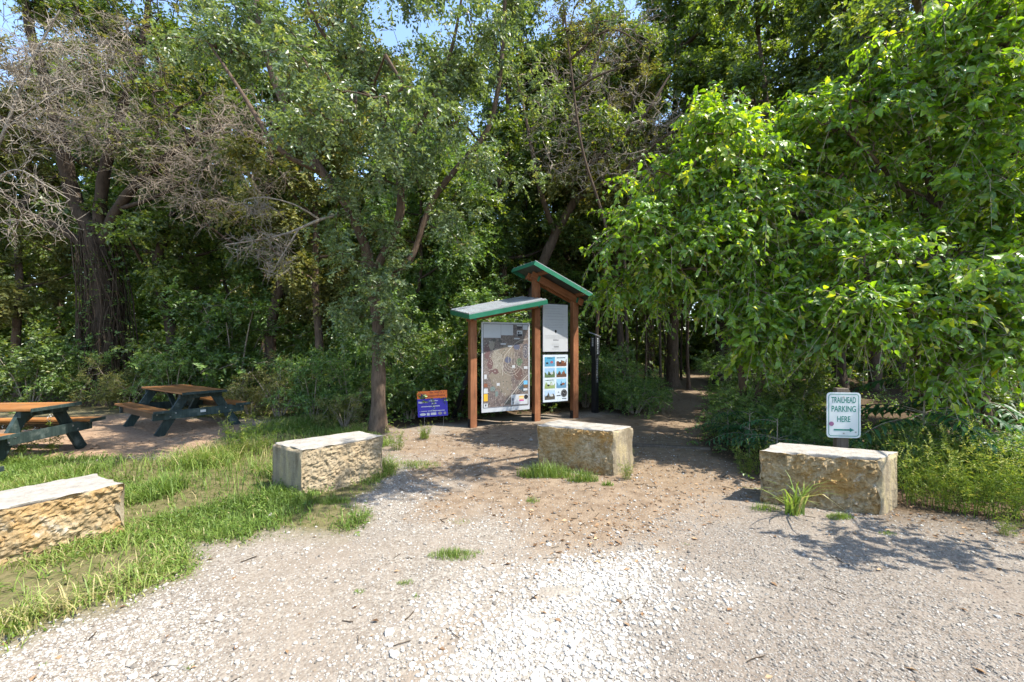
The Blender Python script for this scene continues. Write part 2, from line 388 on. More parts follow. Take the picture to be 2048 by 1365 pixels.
# ------------------------------------------------------------------ loose gravel (stuff) and single stones
ICO_V = []
ph_ = (1 + 5 ** .5) / 2
for s1 in (-1, 1):
    for s2 in (-1, 1): ICO_V += [(0, s1, s2 * ph_), (s1, s2 * ph_, 0), (s2 * ph_, 0, s1)]
ICO_V = nrm(np.array(ICO_V, float))
import itertools
_e = min(np.linalg.norm(ICO_V[0] - ICO_V[k]) for k in range(1, 12)) * 1.02
ICO_F = [t for t in itertools.combinations(range(12), 3) if all(np.linalg.norm(ICO_V[a] - ICO_V[b]) < _e for a, b in itertools.combinations(t, 2))]
ICO_F = np.array([t if np.dot(np.cross(ICO_V[t[1]] - ICO_V[t[0]], ICO_V[t[2]] - ICO_V[t[0]]), ICO_V[t[0]]) > 0 else (t[0], t[2], t[1]) for t in ICO_F])
def pebbles(g, x, y, r, rng, tint, flat=.6):
    n = len(x); q = nrm(rng.normal(size=(n, 4)))
    w_, a, b, c = q.T
    Rm = np.stack([1 - 2 * (b * b + c * c), 2 * (a * b - c * w_), 2 * (a * c + b * w_), 2 * (a * b + c * w_), 1 - 2 * (a * a + c * c), 2 * (b * c - a * w_), 2 * (a * c - b * w_), 2 * (b * c + a * w_), 1 - 2 * (a * a + b * b)], -1).reshape(n, 3, 3)
    sh = rng.uniform(.7, 1.25, (n, 1, 3)) * r[:, None, None]
    V = ICO_V[None] * sh * rng.uniform(.78, 1.12, (n, 12, 1)); V = np.einsum('nij,nkj->nki', Rm, V)
    V[..., 2] *= flat
    V += np.stack([x, y, H(x, y) + r * .22], -1)[:, None]
    g.add(V.reshape(-1, 3), ((np.arange(n) * 12)[:, None, None] + ICO_F[None]).reshape(-1, 3), np.repeat(tint, 12))
def msk(x, y, P, soft, warp=.18): return poly_mask(x, y, P, soft, warp)
m_, nt, out = new_mat('limestone_chips')
t = attr(nt, 'tint'); cc = ramp(nt, [(0, (.10, .09, .08)), (.15, (.22, .198, .17)), (.45, (.355, .325, .285)), (.75, (.47, .44, .395)), (1, (.68, .66, .605))], t).outputs[0]
nn_ = noise_n(nt, coord(nt), 70, 3, .7)
principled(nt, out, mixc(nt, .35, cc, mixc(nt, nn_, (.28, .25, .22), (.85, .83, .8)), 'OVERLAY'), .85, .2, nn_, .25, .003); M['chips'] = m_
rng = np.random.default_rng(5)
g = Geo()
d = 1.95 * (8.0 / 1.95) ** rng.random(150000); x = rng.uniform(-1.6, 1.6, len(d)) * d; x = np.clip(x, -6, 7.5)
keep = (1 - msk(x, d, FOREST, .4)) * (1 - msk(x, d, GRASS, .5)) * (1 - .75 * msk(x, d, DIRT, .8, .3)) * (1 - msk(x, d, RED, .2)) * (1 - msk(x, d, GRASS2, .3))
keep *= np.clip(.75 + .5 * snoise(x, d, 1.6), .25, 1) * (1 - .8 * msk(x, d, RUT, .2, .1)) * (1 - .9 * msk(x, d, RUT2, .1, .05))
k = rng.random(len(d)) < keep; x, d = x[k][:64000], d[k][:64000]
r = np.clip(rng.lognormal(math.log(.0052), .42, len(x)), .003, .02) * np.clip(.75 + .12 * d, .8, 1.2)
tn = np.clip(rng.normal(.5, .2, len(x)), .02, .95); tn = np.where((x < .6), np.clip(tn + .1, 0, 1), tn); tn = np.clip(tn - .1 * msk(x, d, GREY, .7, .3), .03, 1); r = r * (1 - .22 * msk(x, d, GREY, .7, .3)); tn = np.where(rng.random(len(x)) < .03, .05, tn)
pebbles(g, x, d, r, rng, tn)
x = rng.uniform(-1.6, 1.6, 24000); y = rng.uniform(1.7, 3.4, 24000)
k = rng.random(len(x)) < (1 - msk(x, y, RUT2, .08, .05)) * msk(x, y, WHITE, .8, .15) ** 1.3 * np.clip(.85 + .45 * snoise(x, y, 2.9), .1, 1); x, y = x[k], y[k]
pebbles(g, x, y, np.clip(rng.lognormal(math.log(.0105), .3, len(x)), .005, .022), rng, np.clip(rng.normal(.87, .13, len(x)), .2, 1))
o = g.build('gravel', M['chips']); tag(o, 'loose pale limestone gravel spread over the parking ground', 'gravel', kind='stuff')
stones = [(778, 1272, .035, 'white loose stone lying at the left edge of the pale gravel patch'), (790, 1318, .028, 'white stone lying in the dirt rut left of the pale gravel'),
          (540, 1030, .045, 'pinkish white stone poking out of the grass before the middle-left block'), (262, 1328, .03, 'grey stone in the gravel near the bottom edge at left'), (1000, 1335, .022, 'grey stone sitting in the white gravel patch'),
          (1995, 1235, .022, 'white stone on the gravel at the far right'), (345, 1330, .03, 'dark sided stone in the gravel just right of a grey stone'), (1062, 880, .04, 'pale stone beside the left end of the middle block')]
for px, py, r_, lab in stones:
    gg = Geo(); q = G(px, py); pebbles(gg, q[:1], q[1:], np.array([r_]), rng, np.array([.85 if 'white' in lab else .45]))
    tag(gg.build('loose_stone', M['chips']), lab, 'stone')

# ------------------------------------------------------------------ stone blocks
m_, nt, out = new_mat('quarried_limestone')
v = coord(nt); tp = attr(nt, 'tint')
n1, n2, n3 = noise_n(nt, v, 3.2, 6, .65), noise_n(nt, v, 13, 6, .7), noise_n(nt, v, 48, 5, .7)
face = ramp(nt, [(.3, (.13, .095, .055)), (.45, (.30, .215, .11)), (.6, (.43, .33, .195)), (.8, (.55, .47, .34))], n2).outputs[0]
face = mixc(nt, ramp(nt, [(.45, (0, 0, 0)), (.65, (.75, .75, .75))], n1).outputs[0], face, mixc(nt, n3, (.2, .1, .025), (.62, .36, .11)))
face = mixc(nt, ramp(nt, [(.58, (0, 0, 0)), (.7, (.8, .8, .8))], noise_n(nt, v, 7, 4, .7)).outputs[0], face, (.5, .46, .38))
top = ramp(nt, [(.3, (.30, .27, .23)), (.7, (.52, .48, .42))], noise_n(nt, coord(nt, (3, 3, 3)), 3, 6, .7)).outputs[0]
top = mixc(nt, ramp(nt, [(.56, (0, 0, 0)), (.75, (.6, .6, .6))], n2).outputs[0], top, (.2, .18, .16))
side = ramp(nt, [(.3, (.17, .13, .08)), (.5, (.34, .28, .19)), (.62, (.45, .36, .2)), (.8, (.5, .46, .38))], noise_n(nt, coord(nt, (5, 5, 1.3)), 1.6, 6, .7)).outputs[0]
oc = nt.nodes.new('ShaderNodeAttribute'); oc.attribute_type = 'OBJECT'; oc.attribute_name = 'ochre'
face = mixc(nt, oc.outputs['Fac'], mixc(nt, n3, mixc(nt, n2, (.16, .12, .075), (.52, .43, .30)), (.40, .32, .21)), face)
col = mixc(nt, ramp(nt, [(.6, (0, 0, 0)), (.9, (1, 1, 1))], tp).outputs[0], mixc(nt, ramp(nt, [(.1, (0, 0, 0)), (.4, (1, 1, 1))], tp).outputs[0], face, side), top)
principled(nt, out, col, .95, .12, math_n(nt, 'MULTIPLY_ADD', n3, .5, n2), .7, .02); M['stone'] = m_
def stone_block(a, b, c, d_, h, rough, seed, label, ochre=.9):
    """a b c d_: top corners (near-left, near-right, far-right, far-left); near face is the rough split one"""
    g = Geo(); cs = [np.array([*q, 0.]) for q in (a, b, c, d_)]
    faces = [(cs[0], cs[1], 'f'), (cs[1], cs[2], 's'), (cs[2], cs[3], 'f'), (cs[3], cs[0], 's')]
    cen = sum(cs) / 4
    def disp(p, n, kind):
        q = Vector(p) * 1.0 + Vector((seed * 7.3, seed * 3.1, 0))
        amp = rough if kind == 'f' else (.006 if kind == 't' else .010)
        e = mnoise.fractal(q * 4.5, 1.0, 2.0, 6) * .55
        if kind == 'f':
            w_ = q + Vector((mnoise.noise(q * 9), mnoise.noise(q * 9 + Vector((5, 1, 2))), mnoise.noise(q * 9 + Vector((1, 7, 3))))) * .05; vd = mnoise.voronoi(w_ * 15)[0]; vf = mnoise.voronoi(w_ * 38)[0]
            e += (vd[1] - vd[0] - .3) * .55 + (vf[1] - vf[0] - .3) * .3 + mnoise.fractal(q * 26, .8, 2.1, 4) * .3 - .2
        return n * (amp * e)
    step = .0135
    def patch(fn, nu, nv, kind, n):
        V = np.zeros((nv + 1, nu + 1, 3))
        for j in range(nv + 1):
            for i in range(nu + 1):
                u, w = i / nu, j / nv; p = fn(u, w)
                # worn, uneven arrises: draw in near the edges
                eu = min(u, 1 - u) * nu * step; ew = min(w, 1 - w) * nv * step if kind == 't' else (1 - w) * nv * step
                e = min(1.0, min(eu, ew) / .05)
                rr = (1 - e) ** 2 * .021 * max(.2, 1 + mnoise.noise(Vector(p) * 7 + Vector((seed, 0, 0))) * 2.2)
                fade = min(1, min(eu, ew) / .016)
                dp = np.array(disp(p, Vector(n), kind)) * fade
                inward = (cen + np.array([0, 0, h / 2]) - p); inward /= np.linalg.norm(inward)
                V[j, i] = p + dp + inward * rr * 1.6
        idx = np.arange((nu + 1) * (nv + 1)).reshape(nv + 1, nu + 1)
        g.add(V.reshape(-1, 3), np.stack([idx[:-1, :-1], idx[:-1, 1:], idx[1:, 1:], idx[1:, :-1]], -1).reshape(-1, 4), np.full((nu + 1) * (nv + 1), {'f': 0., 's': .5, 't': 1.}[kind]))
    for p, q, kind in faces:
        dv = q - p; L = np.linalg.norm(dv); n = np.cross(dv / L, UP)
        patch(lambda u, w, p=p, q=q: np.array([*(p + (q - p) * u)[:2], -.08 + (h + .08) * w]), max(3, int(L / step)), max(3, int((h + .08) / step)), kind, n)
    La, Lb = np.linalg.norm(cs[1] - cs[0]), np.linalg.norm(cs[3] - cs[0])
    patch(lambda u, w: (cs[0] * (1 - u) + cs[1] * u) * (1 - w) + (cs[3] * (1 - u) + cs[2] * u) * w + np.array([0, 0, h]), int(La / step), int(Lb / step), 't', UP)
    o = g.build('stone_block', M['stone'], smooth=False); o['ochre'] = float(ochre)
    return tag(o, label, 'stone block', 'squared limestone blocks edging the parking ground')
stone_block((-4.05, 2.69), (-3.36, 3.71), (-3.9, 3.99), (-4.6, 2.95), .45, .055, 1, 'orange rough-faced stone block in grass, cut by the left edge')
stone_block((-2.31, 4.65), (-1.62, 5.38), (-2.03, 5.72), (-2.84, 5.0), .50, .05, 2, 'pale stone block standing in grass before the grey tree trunk', .25)
stone_block((.324, 5.74), (1.28, 5.35), (1.62, 5.63), (.664, 6.2), .57, .036, 3, 'tan stone block with a grass fringe, in front of the map kiosk', 1.0)
stone_block((2.55, 4.39), (3.56, 4.08), (3.94, 4.33), (2.98, 4.78), .56, .05, 4, 'brown stained stone block below the green and white parking sign', 1.0)

# ------------------------------------------------------------------ picnic tables
M['stain'] = wood('orange_stained_plank', (.26, .095, .022), (.42, .18, .05), (.52, .26, .085), 0, (.3, .16, .075))
M['teal'] = wood('weathered_teal_paint', (.022, .038, .036), (.036, .062, .058), (.075, .11, .10), 2, (.13, .155, .14))
M['skirt'] = wood('brown_board', (.10, .055, .022), (.19, .11, .045), (.26, .16, .075), 0)
M['steel'] = plain('galvanised_steel', (.45, .45, .45), .4, .5, .15, 20, .05, .8)
M['white'] = plain('white_paint', (.78, .78, .76), .5, .4, .04, 6, .02)
def picnic_table(label, plate=False):
    root = empty('picnic_table', label=label, cat='picnic table', group='teal framed picnic tables')
    L = 2.05
    g = Geo()
    for i in range(5): g.box((-L / 2, -.375 + .075 + i * .15 - .0, .745), (L, .139, .036))
    g.build('tabletop', M['stain'], root, bevel=.006)
    for x in (-.02, -L + .02):
        Geo().box((x + (.032 if x > -1 else -.032), 0, .742), (.022, .75, .05)).build('end_cap', M['teal'], root, bevel=.004)
    for s in (-1, 1):
        g = Geo()
        for k in range(2): g.box((-L / 2, s * (.60 + k * .135), .445), (L, .126, .036))
        st = g.build('seat', M['stain'], root, bevel=.006)
        Geo().box((.012, s * .668, .442), (.02, .27, .05)).build('end_cap', M['teal'], st, bevel=.004)
        Geo().box((-L / 2, s * .70, .36), (L - .3, .035, .13)).build('seat_rail', M['skirt'], st, bevel=.004)
    for x in (-.22, -L + .22):
        for s in (-1, 1):
            p0, p1 = np.array([x, s * .22, .725]), np.array([x, s * .66, -.02]); dv = p1 - p0; Ln = np.linalg.norm(dv)
            ang = math.atan2(dv[1], -dv[2]); ca, sa = math.cos(ang), math.sin(ang)
            R = np.array([[1, 0, 0], [0, ca, -sa], [0, sa, ca]])
            Geo().box((p0 + p1) / 2, (.05, .15, Ln), R).build('leg', M['teal'], root, bevel=.005)
        xs = x + (.048 if x > -1 else -.048)
        g = Geo().box((xs, 0, .355), (.045, 1.52, .15))
        g2 = Geo()
        for s in (-1, 1):
            for dy in (.42, .5, .7):
                g.box((xs + (.025 if x > -1 else -.025), s * dy, .355 + (.03 if dy != .5 else -.03)), (.012, .022, .022), mi=1)
        cb = g.build('crossbar', [M['teal'], M['steel']], root, bevel=.004)
        Geo().box((xs, 0, .68), (.045, .70, .09)).build('top_bearer', M['teal'], root, bevel=.004)
        ang = math.radians(48) * (1 if x > -1 else -1)
        Geo().box((x - (.25 if x > -1 else -.25), 0, .52), (.045, .09, .62), np.array(Matrix.Rotation(ang, 3, 'Y'))).build('brace', M['teal'], root, bevel=.004)
        if plate and x > -1:
            Geo().box((xs + .0255, .02, .37), (.004, .09, .045)).build('plate', M['white'], cb)
    return root
t1 = picnic_table('teal framed picnic table farther back on red dirt, white plate on its end', True)
t1.location = (-5.88, 8.15, 0); t1.rotation_euler = (0, 0, math.atan2(-.54, .84))
t2 = picnic_table('teal framed picnic table cut by the left edge, white flowered weed at its near end')
t2.location = (-6.68, 6.24, 0); t2.rotation_euler = (0, 0, math.radians(5))
t3 = dup(t2, (-4.99 - .03, 3.35, 0), math.radians(-3), 1, 'picnic table cut off at the left edge, one seat end showing behind the orange block')

# ------------------------------------------------------------------ kiosk
M['cedar'] = wood('red_brown_cedar', (.26, .095, .04), (.42, .17, .075), (.54, .25, .12), 2)
M['cedar_h'] = wood('red_brown_beam', (.26, .095, .04), (.42, .17, .075), (.54, .25, .12), 0)
M['green'] = plain('green_enamel', (.025, .20, .115), .4, .5, .2, 4, .05)
M['roofmetal'] = plain('grey_roof_metal', (.42, .44, .46), .38, .5, .12, 3, .05, .25)
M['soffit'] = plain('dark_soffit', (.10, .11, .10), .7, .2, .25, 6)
M['black'] = plain('black_powder_coat', (.018, .018, .02), .4, .4, .2, 8, .05)
M['board'] = plain('white_board', (.55, .56, .58), .35, .5, .03, 5, .02)
M['ink'] = plain('grey_ink', (.33, .33, .34), .6, .2, .15, 60, 0)
M['darkink'] = plain('black_ink', (.03, .03, .035), .6, .2, .1, 20, 0)
flat = {}
def FM(name, col):
    if name.endswith('_area'): col = tuple((c * .6 + q * .4) * .72 for c, q in zip(col, (.22, .19, .17)))
    if name not in flat: flat[name] = plain(name, col, .45, .4, .16, 30, 0)
    return flat[name]
KA = np.array([-.79, 8.5]); KU = nrm(np.array([.89, .455])); ang = math.atan2(KU[1], KU[0])
kiosk = empty('information_kiosk', (*KA, 0), ang, 'cedar post kiosk with two sloping green-edged roofs holding map and posters', 'kiosk')
# local frame: x along the posts, -y towards the visitor
xB, xC = 1.47, 2.47; PW = .14
for x, top in ((0, 2.28), (xB, 3.14), (xC, 2.72)):
    p = Geo().box((x, 0, top / 2 - .05), (PW, PW, top + .1)).build('post', M['cedar'], kiosk, bevel=.008)
    g = Geo()
    for s in (-1, 1): g.box((x + s * (PW / 2 + .006), 0, .07), (.008, .11, .2)); g.box((x + s * (PW / 2 + .014), 0, .1), (.012, .03, .03))
    g.build('base_bracket', M['black'], p)
def slope(x0, z0, x1, z1): return math.atan2(z1 - z0, x1 - x0)
def roofside(name, xa, za, xb, zb, x0, x1, ovh, rx=0):
    """beams run under the roof through (xa,za)-(xb,zb) (beam underside); roof spans x0..x1"""
    a = slope(xa, za, xb, zb); Ry = np.array(Matrix.Rotation(-a, 3, 'Y')); tz = lambda x: za + (x - xa) * math.tan(a)
    bx0, bx1 = min(xa, xb) - ovh, max(xa, xb) + ovh; bm = (bx0 + bx1) / 2; bl = (bx1 - bx0) / math.cos(a)
    for s in (-1, 1):
        b = Geo().box((0, 0, 0), (bl, .045, .15)).build('beam', M['cedar_h'], kiosk, bevel=.005)
        b.location = (bm, s * (PW / 2 + .025), tz(bm) + .075 / math.cos(a)); b.rotation_euler = (0, -a, 0)
    for xx in (xa, xb):
        Geo().box((xx + .0, -(PW / 2 + .052), tz(xx) + .07), (.05, .006, .13), Ry).build('bracket', M['green'], kiosk)
    rm = (x0 + x1) / 2; rl = (x1 - x0) / math.cos(a); zc = tz(rm) + (.15 + .03) / math.cos(a); D = .98
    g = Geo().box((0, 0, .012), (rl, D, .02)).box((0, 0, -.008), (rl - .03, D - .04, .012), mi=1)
    for k in range(7): g.box((0, -D / 2 + .03 + k * (D - .06) / 6, .026), (rl, .014, .012))
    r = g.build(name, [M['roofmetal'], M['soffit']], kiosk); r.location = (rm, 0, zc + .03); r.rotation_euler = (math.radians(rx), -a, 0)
    g = Geo()
    for s in (-1, 1): g.box((0, s * (D / 2 + .008), -.042), (rl + .03, .016, .085)); g.box((s * (rl / 2 + .008), 0, -.042), (.016, D, .085))
    fc = g.build('fascia', M['green'], r)
    g = Geo()
    for s in (-1, 1): g.box((s * rl * .3, 0, -.05), (.05, D - .06, .07))
    g.build('purlin', M['cedar_h'], r)
roofside('low_roof', 0, 2.13, xB, 2.44, -.27, 1.42, .10, 9)
roofside('high_roof', xB, 2.99, xC, 2.58, 1.17, 2.80, .16)
for x in (0, xC):
    p0, p1 = np.array([x, .08, 1.24]), np.array([x, 1.2, -.03]); Ln = np.linalg.norm(p1 - p0); a = math.atan2(p1[1] - p0[1], -(p1[2] - p0[2]))
    R = np.array(Matrix.Rotation(a, 3, 'X'))
    g = Geo().box((p0 + p1) / 2, (.07, .07, Ln), R)
    g.box((x, .085, 1.22), (.10, .012, .3))
    g.build('brace', M['black'], kiosk, bevel=.004)
# map board -------------------------------------------------
m_, nt, out = new_mat('aerial_map_print')
v = coord(nt); n1 = noise_n(nt, v, 5, 6, .65); n2 = noise_n(nt, v, 22, 5, .75)
vo = N(nt, 'ShaderNodeTexVoronoi'); vo.inputs['Scale'].default_value = 15; vo.feature = 'DISTANCE_TO_EDGE'; nt.links.new(v, vo.inputs['Vector'])
c1 = ramp(nt, [(.25, (.11, .10, .12)), (.45, (.24, .20, .17)), (.6, (.33, .26, .20)), (.8, (.26, .27, .20))], n1).outputs[0]
c1 = mixc(nt, ramp(nt, [(.35, (0, 0, 0)), (.75, (.6, .6, .6))], n2).outputs[0], c1, (.36, .32, .29))
vo.inputs['Scale'].default_value = 19; vo.inputs['Randomness'].default_value = .75
c1 = mixc(nt, math_n(nt, 'MULTIPLY', ramp(nt, [(.03, (1, 1, 1)), (.09, (0, 0, 0))], vo.outputs['Distance']).outputs[0], ramp(nt, [(.3, (0, 0, 0)), (.45, (.7, .7, .7))], n1).outputs[0]), c1, (.5, .45, .4))
c1 = mixc(nt, ramp(nt, [(.55, (0, 0, 0)), (.62, (.75, .75, .75))], noise_n(nt, v, 38, 3, .7)).outputs[0], c1, (.09, .085, .09))
c1 = mixc(nt, 1.0, c1, (.98, .9, .95), 'MULTIPLY'); principled(nt, out, c1, .3, .5, alb=.4); M['aerial'] = m_
yb = -.10
mb = Geo().box((.70, yb, 1.20), (1.10, .02, 1.82)).box((.70, yb + .022, 1.2), (1.04, .02, 1.7), mi=1).build('map_board', [M['board'], M['black']], kiosk, bevel=.003)
MW, MH = 1.10, 1.82; yf = yb - .010
def onb(x, z): return .15 + x * MW, 2.11 - z * MH                     # board fractions -> kiosk coordinates
def rect(g, x0, z0, x1, z1, off, mi=0, f=onb):
    a, b = f(x0, z0), f(x1, z1); g.add([(a[0], yf - off, a[1]), (a[0], yf - off, b[1]), (b[0], yf - off, b[1]), (b[0], yf - off, a[1])], [[0, 1, 2, 3]], mi=mi)
def poly(g, pts, off, mi=0, f=onb):
    V = [(f(*p)[0], yf - off, f(*p)[1]) for p in pts]; c = np.mean(V, 0); n = len(V)
    g.add(V + [tuple(c)], [[i, (i + 1) % n, n] for i in range(n)], mi=mi)
def ell(cx, cz, rx, rz, n=14, j=0): return [(cx + rx * math.cos(6.283 * i / n) * (1 + random.uniform(-j, j)), cz + rz * math.sin(6.283 * i / n) * (1 + random.uniform(-j, j))) for i in range(n)]
def ribbon(g, pts, w, off, mi=0, f=onb):
    q = np.array([f(*p) for p in pts]); t = nrm(np.gradient(q, axis=0)); n = np.stack([-t[:, 1], t[:, 0]], -1) * w / 2
    V = np.array([(a[0], yf - off, a[1]) for a in np.concatenate([q + n, q - n])]); k = len(q)
    g.add(V, [[i, i + 1, k + i + 1, k + i] for i in range(k - 1)], mi=mi)
g = Geo(); rect(g, .035, .025, .965, .945, .001); g.build('map_print', M['aerial'], mb)
g = Geo(); zz = .0012
ribbon(g, [(.035, .02), (.965, .02)], .008, zz); ribbon(g, [(.035, .95), (.965, .95)], .008, zz); ribbon(g, [(.032, .02), (.032, .95)], .008, zz); ribbon(g, [(.968, .02), (.968, .95)], .008, zz)
g.build('map_border', M['darkink'], mb)
areas = [('sand_area', (.40, .33, .25), ell(.5, .35, .2, .1, 16, .2)), ('sand_area', (.44, .34, .24), ell(.37, .64, .22, .1, 16, .15)), ('sand_area', (.46, .36, .25), ell(.5, .72, .13, .11, 14, .12)),
         ('pale_area', (.52, .46, .36), ell(.3, .44, .13, .12, 14, .3)), ('pale_area', (.5, .45, .37), ell(.2, .26, .06, .05, 10, .3)),
         ('maroon_area', (.2, .065, .075), ell(.11, .32, .05, .09, 12, .3)), ('maroon_area', (.2, .065, .075), ell(.17, .47, .05, .09, 12, .3)), ('maroon_area', (.2, .065, .075), ell(.27, .55, .09, .025, 12, .3)),
         ('brick_area', (.19, .08, .065), ell(.76, .58, .12, .07, 10, .2)), ('blue_area', (.09, .13, .27), ell(.72, .28, .07, .035, 10, .2)), ('blue_area', (.09, .10, .19), ell(.53, .42, .07, .035, 10, .2)), ('green_area', (.10, .24, .10), ell(.78, .45, .06, .05, 10, .3)),
         ('slate_area', (.12, .125, .2), ell(.91, .33, .06, .1, 12, .15)), ('teal_area', (.035, .12, .18), [(.72, .74), (.9, .66), (.9, .8), (.82, .78)]), ('mint_area', (.25, .38, .36), ell(.22, .74, .05, .03, 10, .2)), ('mint_area', (.25, .38, .33), ell(.3, .8, .03, .035, 10, .2)),
         ('dark_area', (.08, .09, .08), ell(.25, .2, .04, .02, 9, .2)), ('dark_area', (.08, .09, .08), ell(.37, .21, .035, .02, 9, .2)), ('dark_area', (.06, .1, .06), ell(.55, .9, .05, .025, 9, .2))]
byc = {}
for k, (nm, colr, pts) in enumerate(areas):
    byc.setdefault(nm, (Geo(), colr)); poly(byc[nm][0], pts, .0014 + k * .00005)
for nm, (gg, colr) in byc.items(): gg.build('map_zone', FM(nm, colr), mb)
g = Geo(); zz = .0028
ribbon(g, [(.97, .185), (.8, .2), (.68, .24), (.56, .31), (.47, .37), (.43, .45), (.42, .6)], .012, zz)
for r_ in (.07, .105, .14, .175): ribbon(g, [(.6 + r_ * 1.25 * math.cos(a), .45 + r_ * .85 * math.sin(a)) for a in np.linspace(.1, 3.0, 12)], .007, zz + .0001)
for x in (.56, .62, .68, .74): ribbon(g, [(x, .33), (x - .02, .4), (x - .01, .47)], .007, zz + .0002)
for r_ in (.03, .055): ribbon(g, ell(.91, .34, r_ * 1.1, r_ * 1.3, 16) + [(.91 + r_ * 1.1, .34)], .006, zz + .0003)
ribbon(g, [(.96, .6), (.85, .66), (.7, .76), (.55, .86), (.45, .93)], .018, zz + .0004); ribbon(g, [(.96, .63), (.8, .72), (.62, .86)], .008, zz + .0005)
ribbon(g, [(.2, .3), (.36, .39), (.5, .3)], .006, zz + .0006); ribbon(g, [(.75, .5), (.84, .52), (.86, .6)], .008, zz + .0007); ribbon(g, [(.66, .54), (.7, .6), (.74, .62)], .007, zz + .0008)
for k in range(26):
    cx, cz = random.gauss(.28, .07), random.gauss(.43, .07); ribbon(g, [(cx, cz), (cx + random.uniform(-.05, .05), cz + random.uniform(-.02, .02)), (cx + random.uniform(-.07, .07), cz + random.uniform(-.03, .03))], .006, zz + .0009 + k * .00002)
g.build('map_road', FM('map_road_print', (.47, .43, .37)), mb)
for nm_, col_, n_ in (('roof_print', (.42, .39, .36), 130), ('grove_print', (.07, .08, .06), 130), ('plot_print', (.24, .16, .12), 60)):
    g = Geo()
    for k in range(n_):
        x_, z_, w_, h_ = random.uniform(.05, .93), random.uniform(.19, .93), random.uniform(.006, .022), random.uniform(.004, .012)
        rect(g, x_, z_, x_ + w_, z_ + h_, .0036 + k * .000004)
    g.build('map_plots', FM(nm_, col_), mb)
g = Geo(); zz = .0045
for k, (a, b, c, d_) in enumerate([(.035, .027, .385, .175), (.39, .027, .64, .145), (.845, .027, .955, .08), (.72, .09, .84, .155), (.38, .235, .49, .253), (.53, .258, .61, .278), (.66, .175, .78, .19), (.62, .485, .68, .515), (.3, .68, .36, .71), (.05, .58, .1, .63), (.04, .735, .12, .79), (.04, .9, .12, .945), (.6, .82, .955, .935), (.86, .755, .95, .78), (.87, .5, .95, .53), (.72, .028, .83, .04)]):
    g = Geo(); rect(g, a, b, c, d_, zz + k * .00003); g.build('white_panel', M['board'], mb)
def swatch(nm, colr, rects, parent, z=.0054, part='panel', f=onb):
    gg = Geo()
    for k, q in enumerate(rects): rect(gg, *q, z + k * .00004, f=f)
    return gg.build(part, FM(nm, colr), parent)
swatch('amber_print', (.75, .42, .03), [(.04, .795, .12, .875), (.77, .838, .87, .85)], mb, .0055, 'amber_panel')
swatch('rust_print', (.26, .1, .055), [(.045, .68, .115, .72)], mb, .0055, 'rust_panel')
swatch('sky_print', (.16, .45, .7), [(.865, .665, .95, .71)], mb, .0055, 'photo_panel'); swatch('field_print', (.2, .11, .05), [(.865, .71, .95, .745)], mb, .00556, 'photo_panel')
swatch('yellow_print', (.8, .62, .2), [(.77, .856, .87, .868)], mb, .0056, 'key_panel'); swatch('orange_print', (.8, .33, .2), [(.77, .872, .87, .882)], mb, .0056, 'key_panel'); swatch('magenta_print', (.55, .06, .3), [(.77, .884, .87, .897)], mb, .0056, 'key_panel')
swatch('black_print', (.03, .03, .04), [(.725, .045, .83, .06), (.725, .064, .8, .075), (.73, .13, .835, .155), (.74, .105, .77, .125), (.78, .11, .8, .12), (.625, .86, .65, .89), (.63, .895, .65, .93)], mb, .0057, 'ink_panel')
g = Geo(); poly(g, ell(.915, .853, .042, .027), .0058); poly(g, [(.06, .91), (.1, .91), (.08, .938)], .0058); g.build('emblem', M['darkink'], mb)
def glyphs(g, x0, x1, z, h, f, off, rng, dens=.8, mi=0):
    """a line of small marks standing for print too small to read"""
    x = x0
    while x < x1:
        w = rng.uniform(.35, .75) * h
        if rng.random() < dens: rect(g, x, z - h / 2 * rng.uniform(.6, 1), min(x + w, x1), z + h / 2 * rng.uniform(.55, 1), off, mi, f)
        x += w * 1.25
rg = random.Random(4); g = Geo()
for k in range(8): glyphs(g, .05, .05 + rg.uniform(.2, .31), .04 + k * .011, .0045, onb, .0058, rg, .75)
for k in range(6): glyphs(g, .41, .41 + rg.uniform(.15, .21), .04 + k * .011, .0045, onb, .0058, rg, .75)
g.build('note_print', FM('pale_grey_print', (.55, .55, .56)), mb)
# notice board and photo poster ---------------------------------
def on2(x, z): return xB + .11 + x * .64, 2.53 - z * 1.03
def on3(x, z): return xB + .11 + x * .64, 1.43 - z * 1.02
nb = Geo().box((xB + .43, yb, 2.015), (.64, .02, 1.03)).box((xB + .43, yb + .02, 2.015), (.67, .018, 1.07), mi=1).build('notice_board', [M['board'], M['black']], kiosk, bevel=.002)
g = Geo(); rg = random.Random(9)
for z in [.05, .085, .1, .15, .19, .205, .25, .265, .32, .33, .38, .42, .45, .49, .66, .675, .70, .72, .82, .85, .87, .93, .95]:
    x0, x1 = (.08, rg.uniform(.7, .92)) if z < .8 else (.35, .65)
    glyphs(g, x0, x1, z, .009, on2, .001, rg, .85)
g.build('notice_print', FM('notice_print_grey', (.40, .41, .43)), nb)
g = Geo(); poly(g, ell(.5, .565, .042, .026), .0012); rect(g, .47, .58, .53, .605, .0012, f=on2) if False else None
poly(g, [on for on in []] or ell(.5, .0, .0001, .0001), .0011) if False else None
g = Geo(); poly(g, ell(.5, .565, .042, .026), .0012, f=on2); poly(g, [(.46, .575), (.54, .575), (.5, .615)], .0013, f=on2); glyphs(g, .4, .62, .755, .02, on2, .0012, rg, 1); glyphs(g, .43, .62, .9, .022, on2, .0012, rg, 1)
g.build('emblem', M['darkink'], nb)
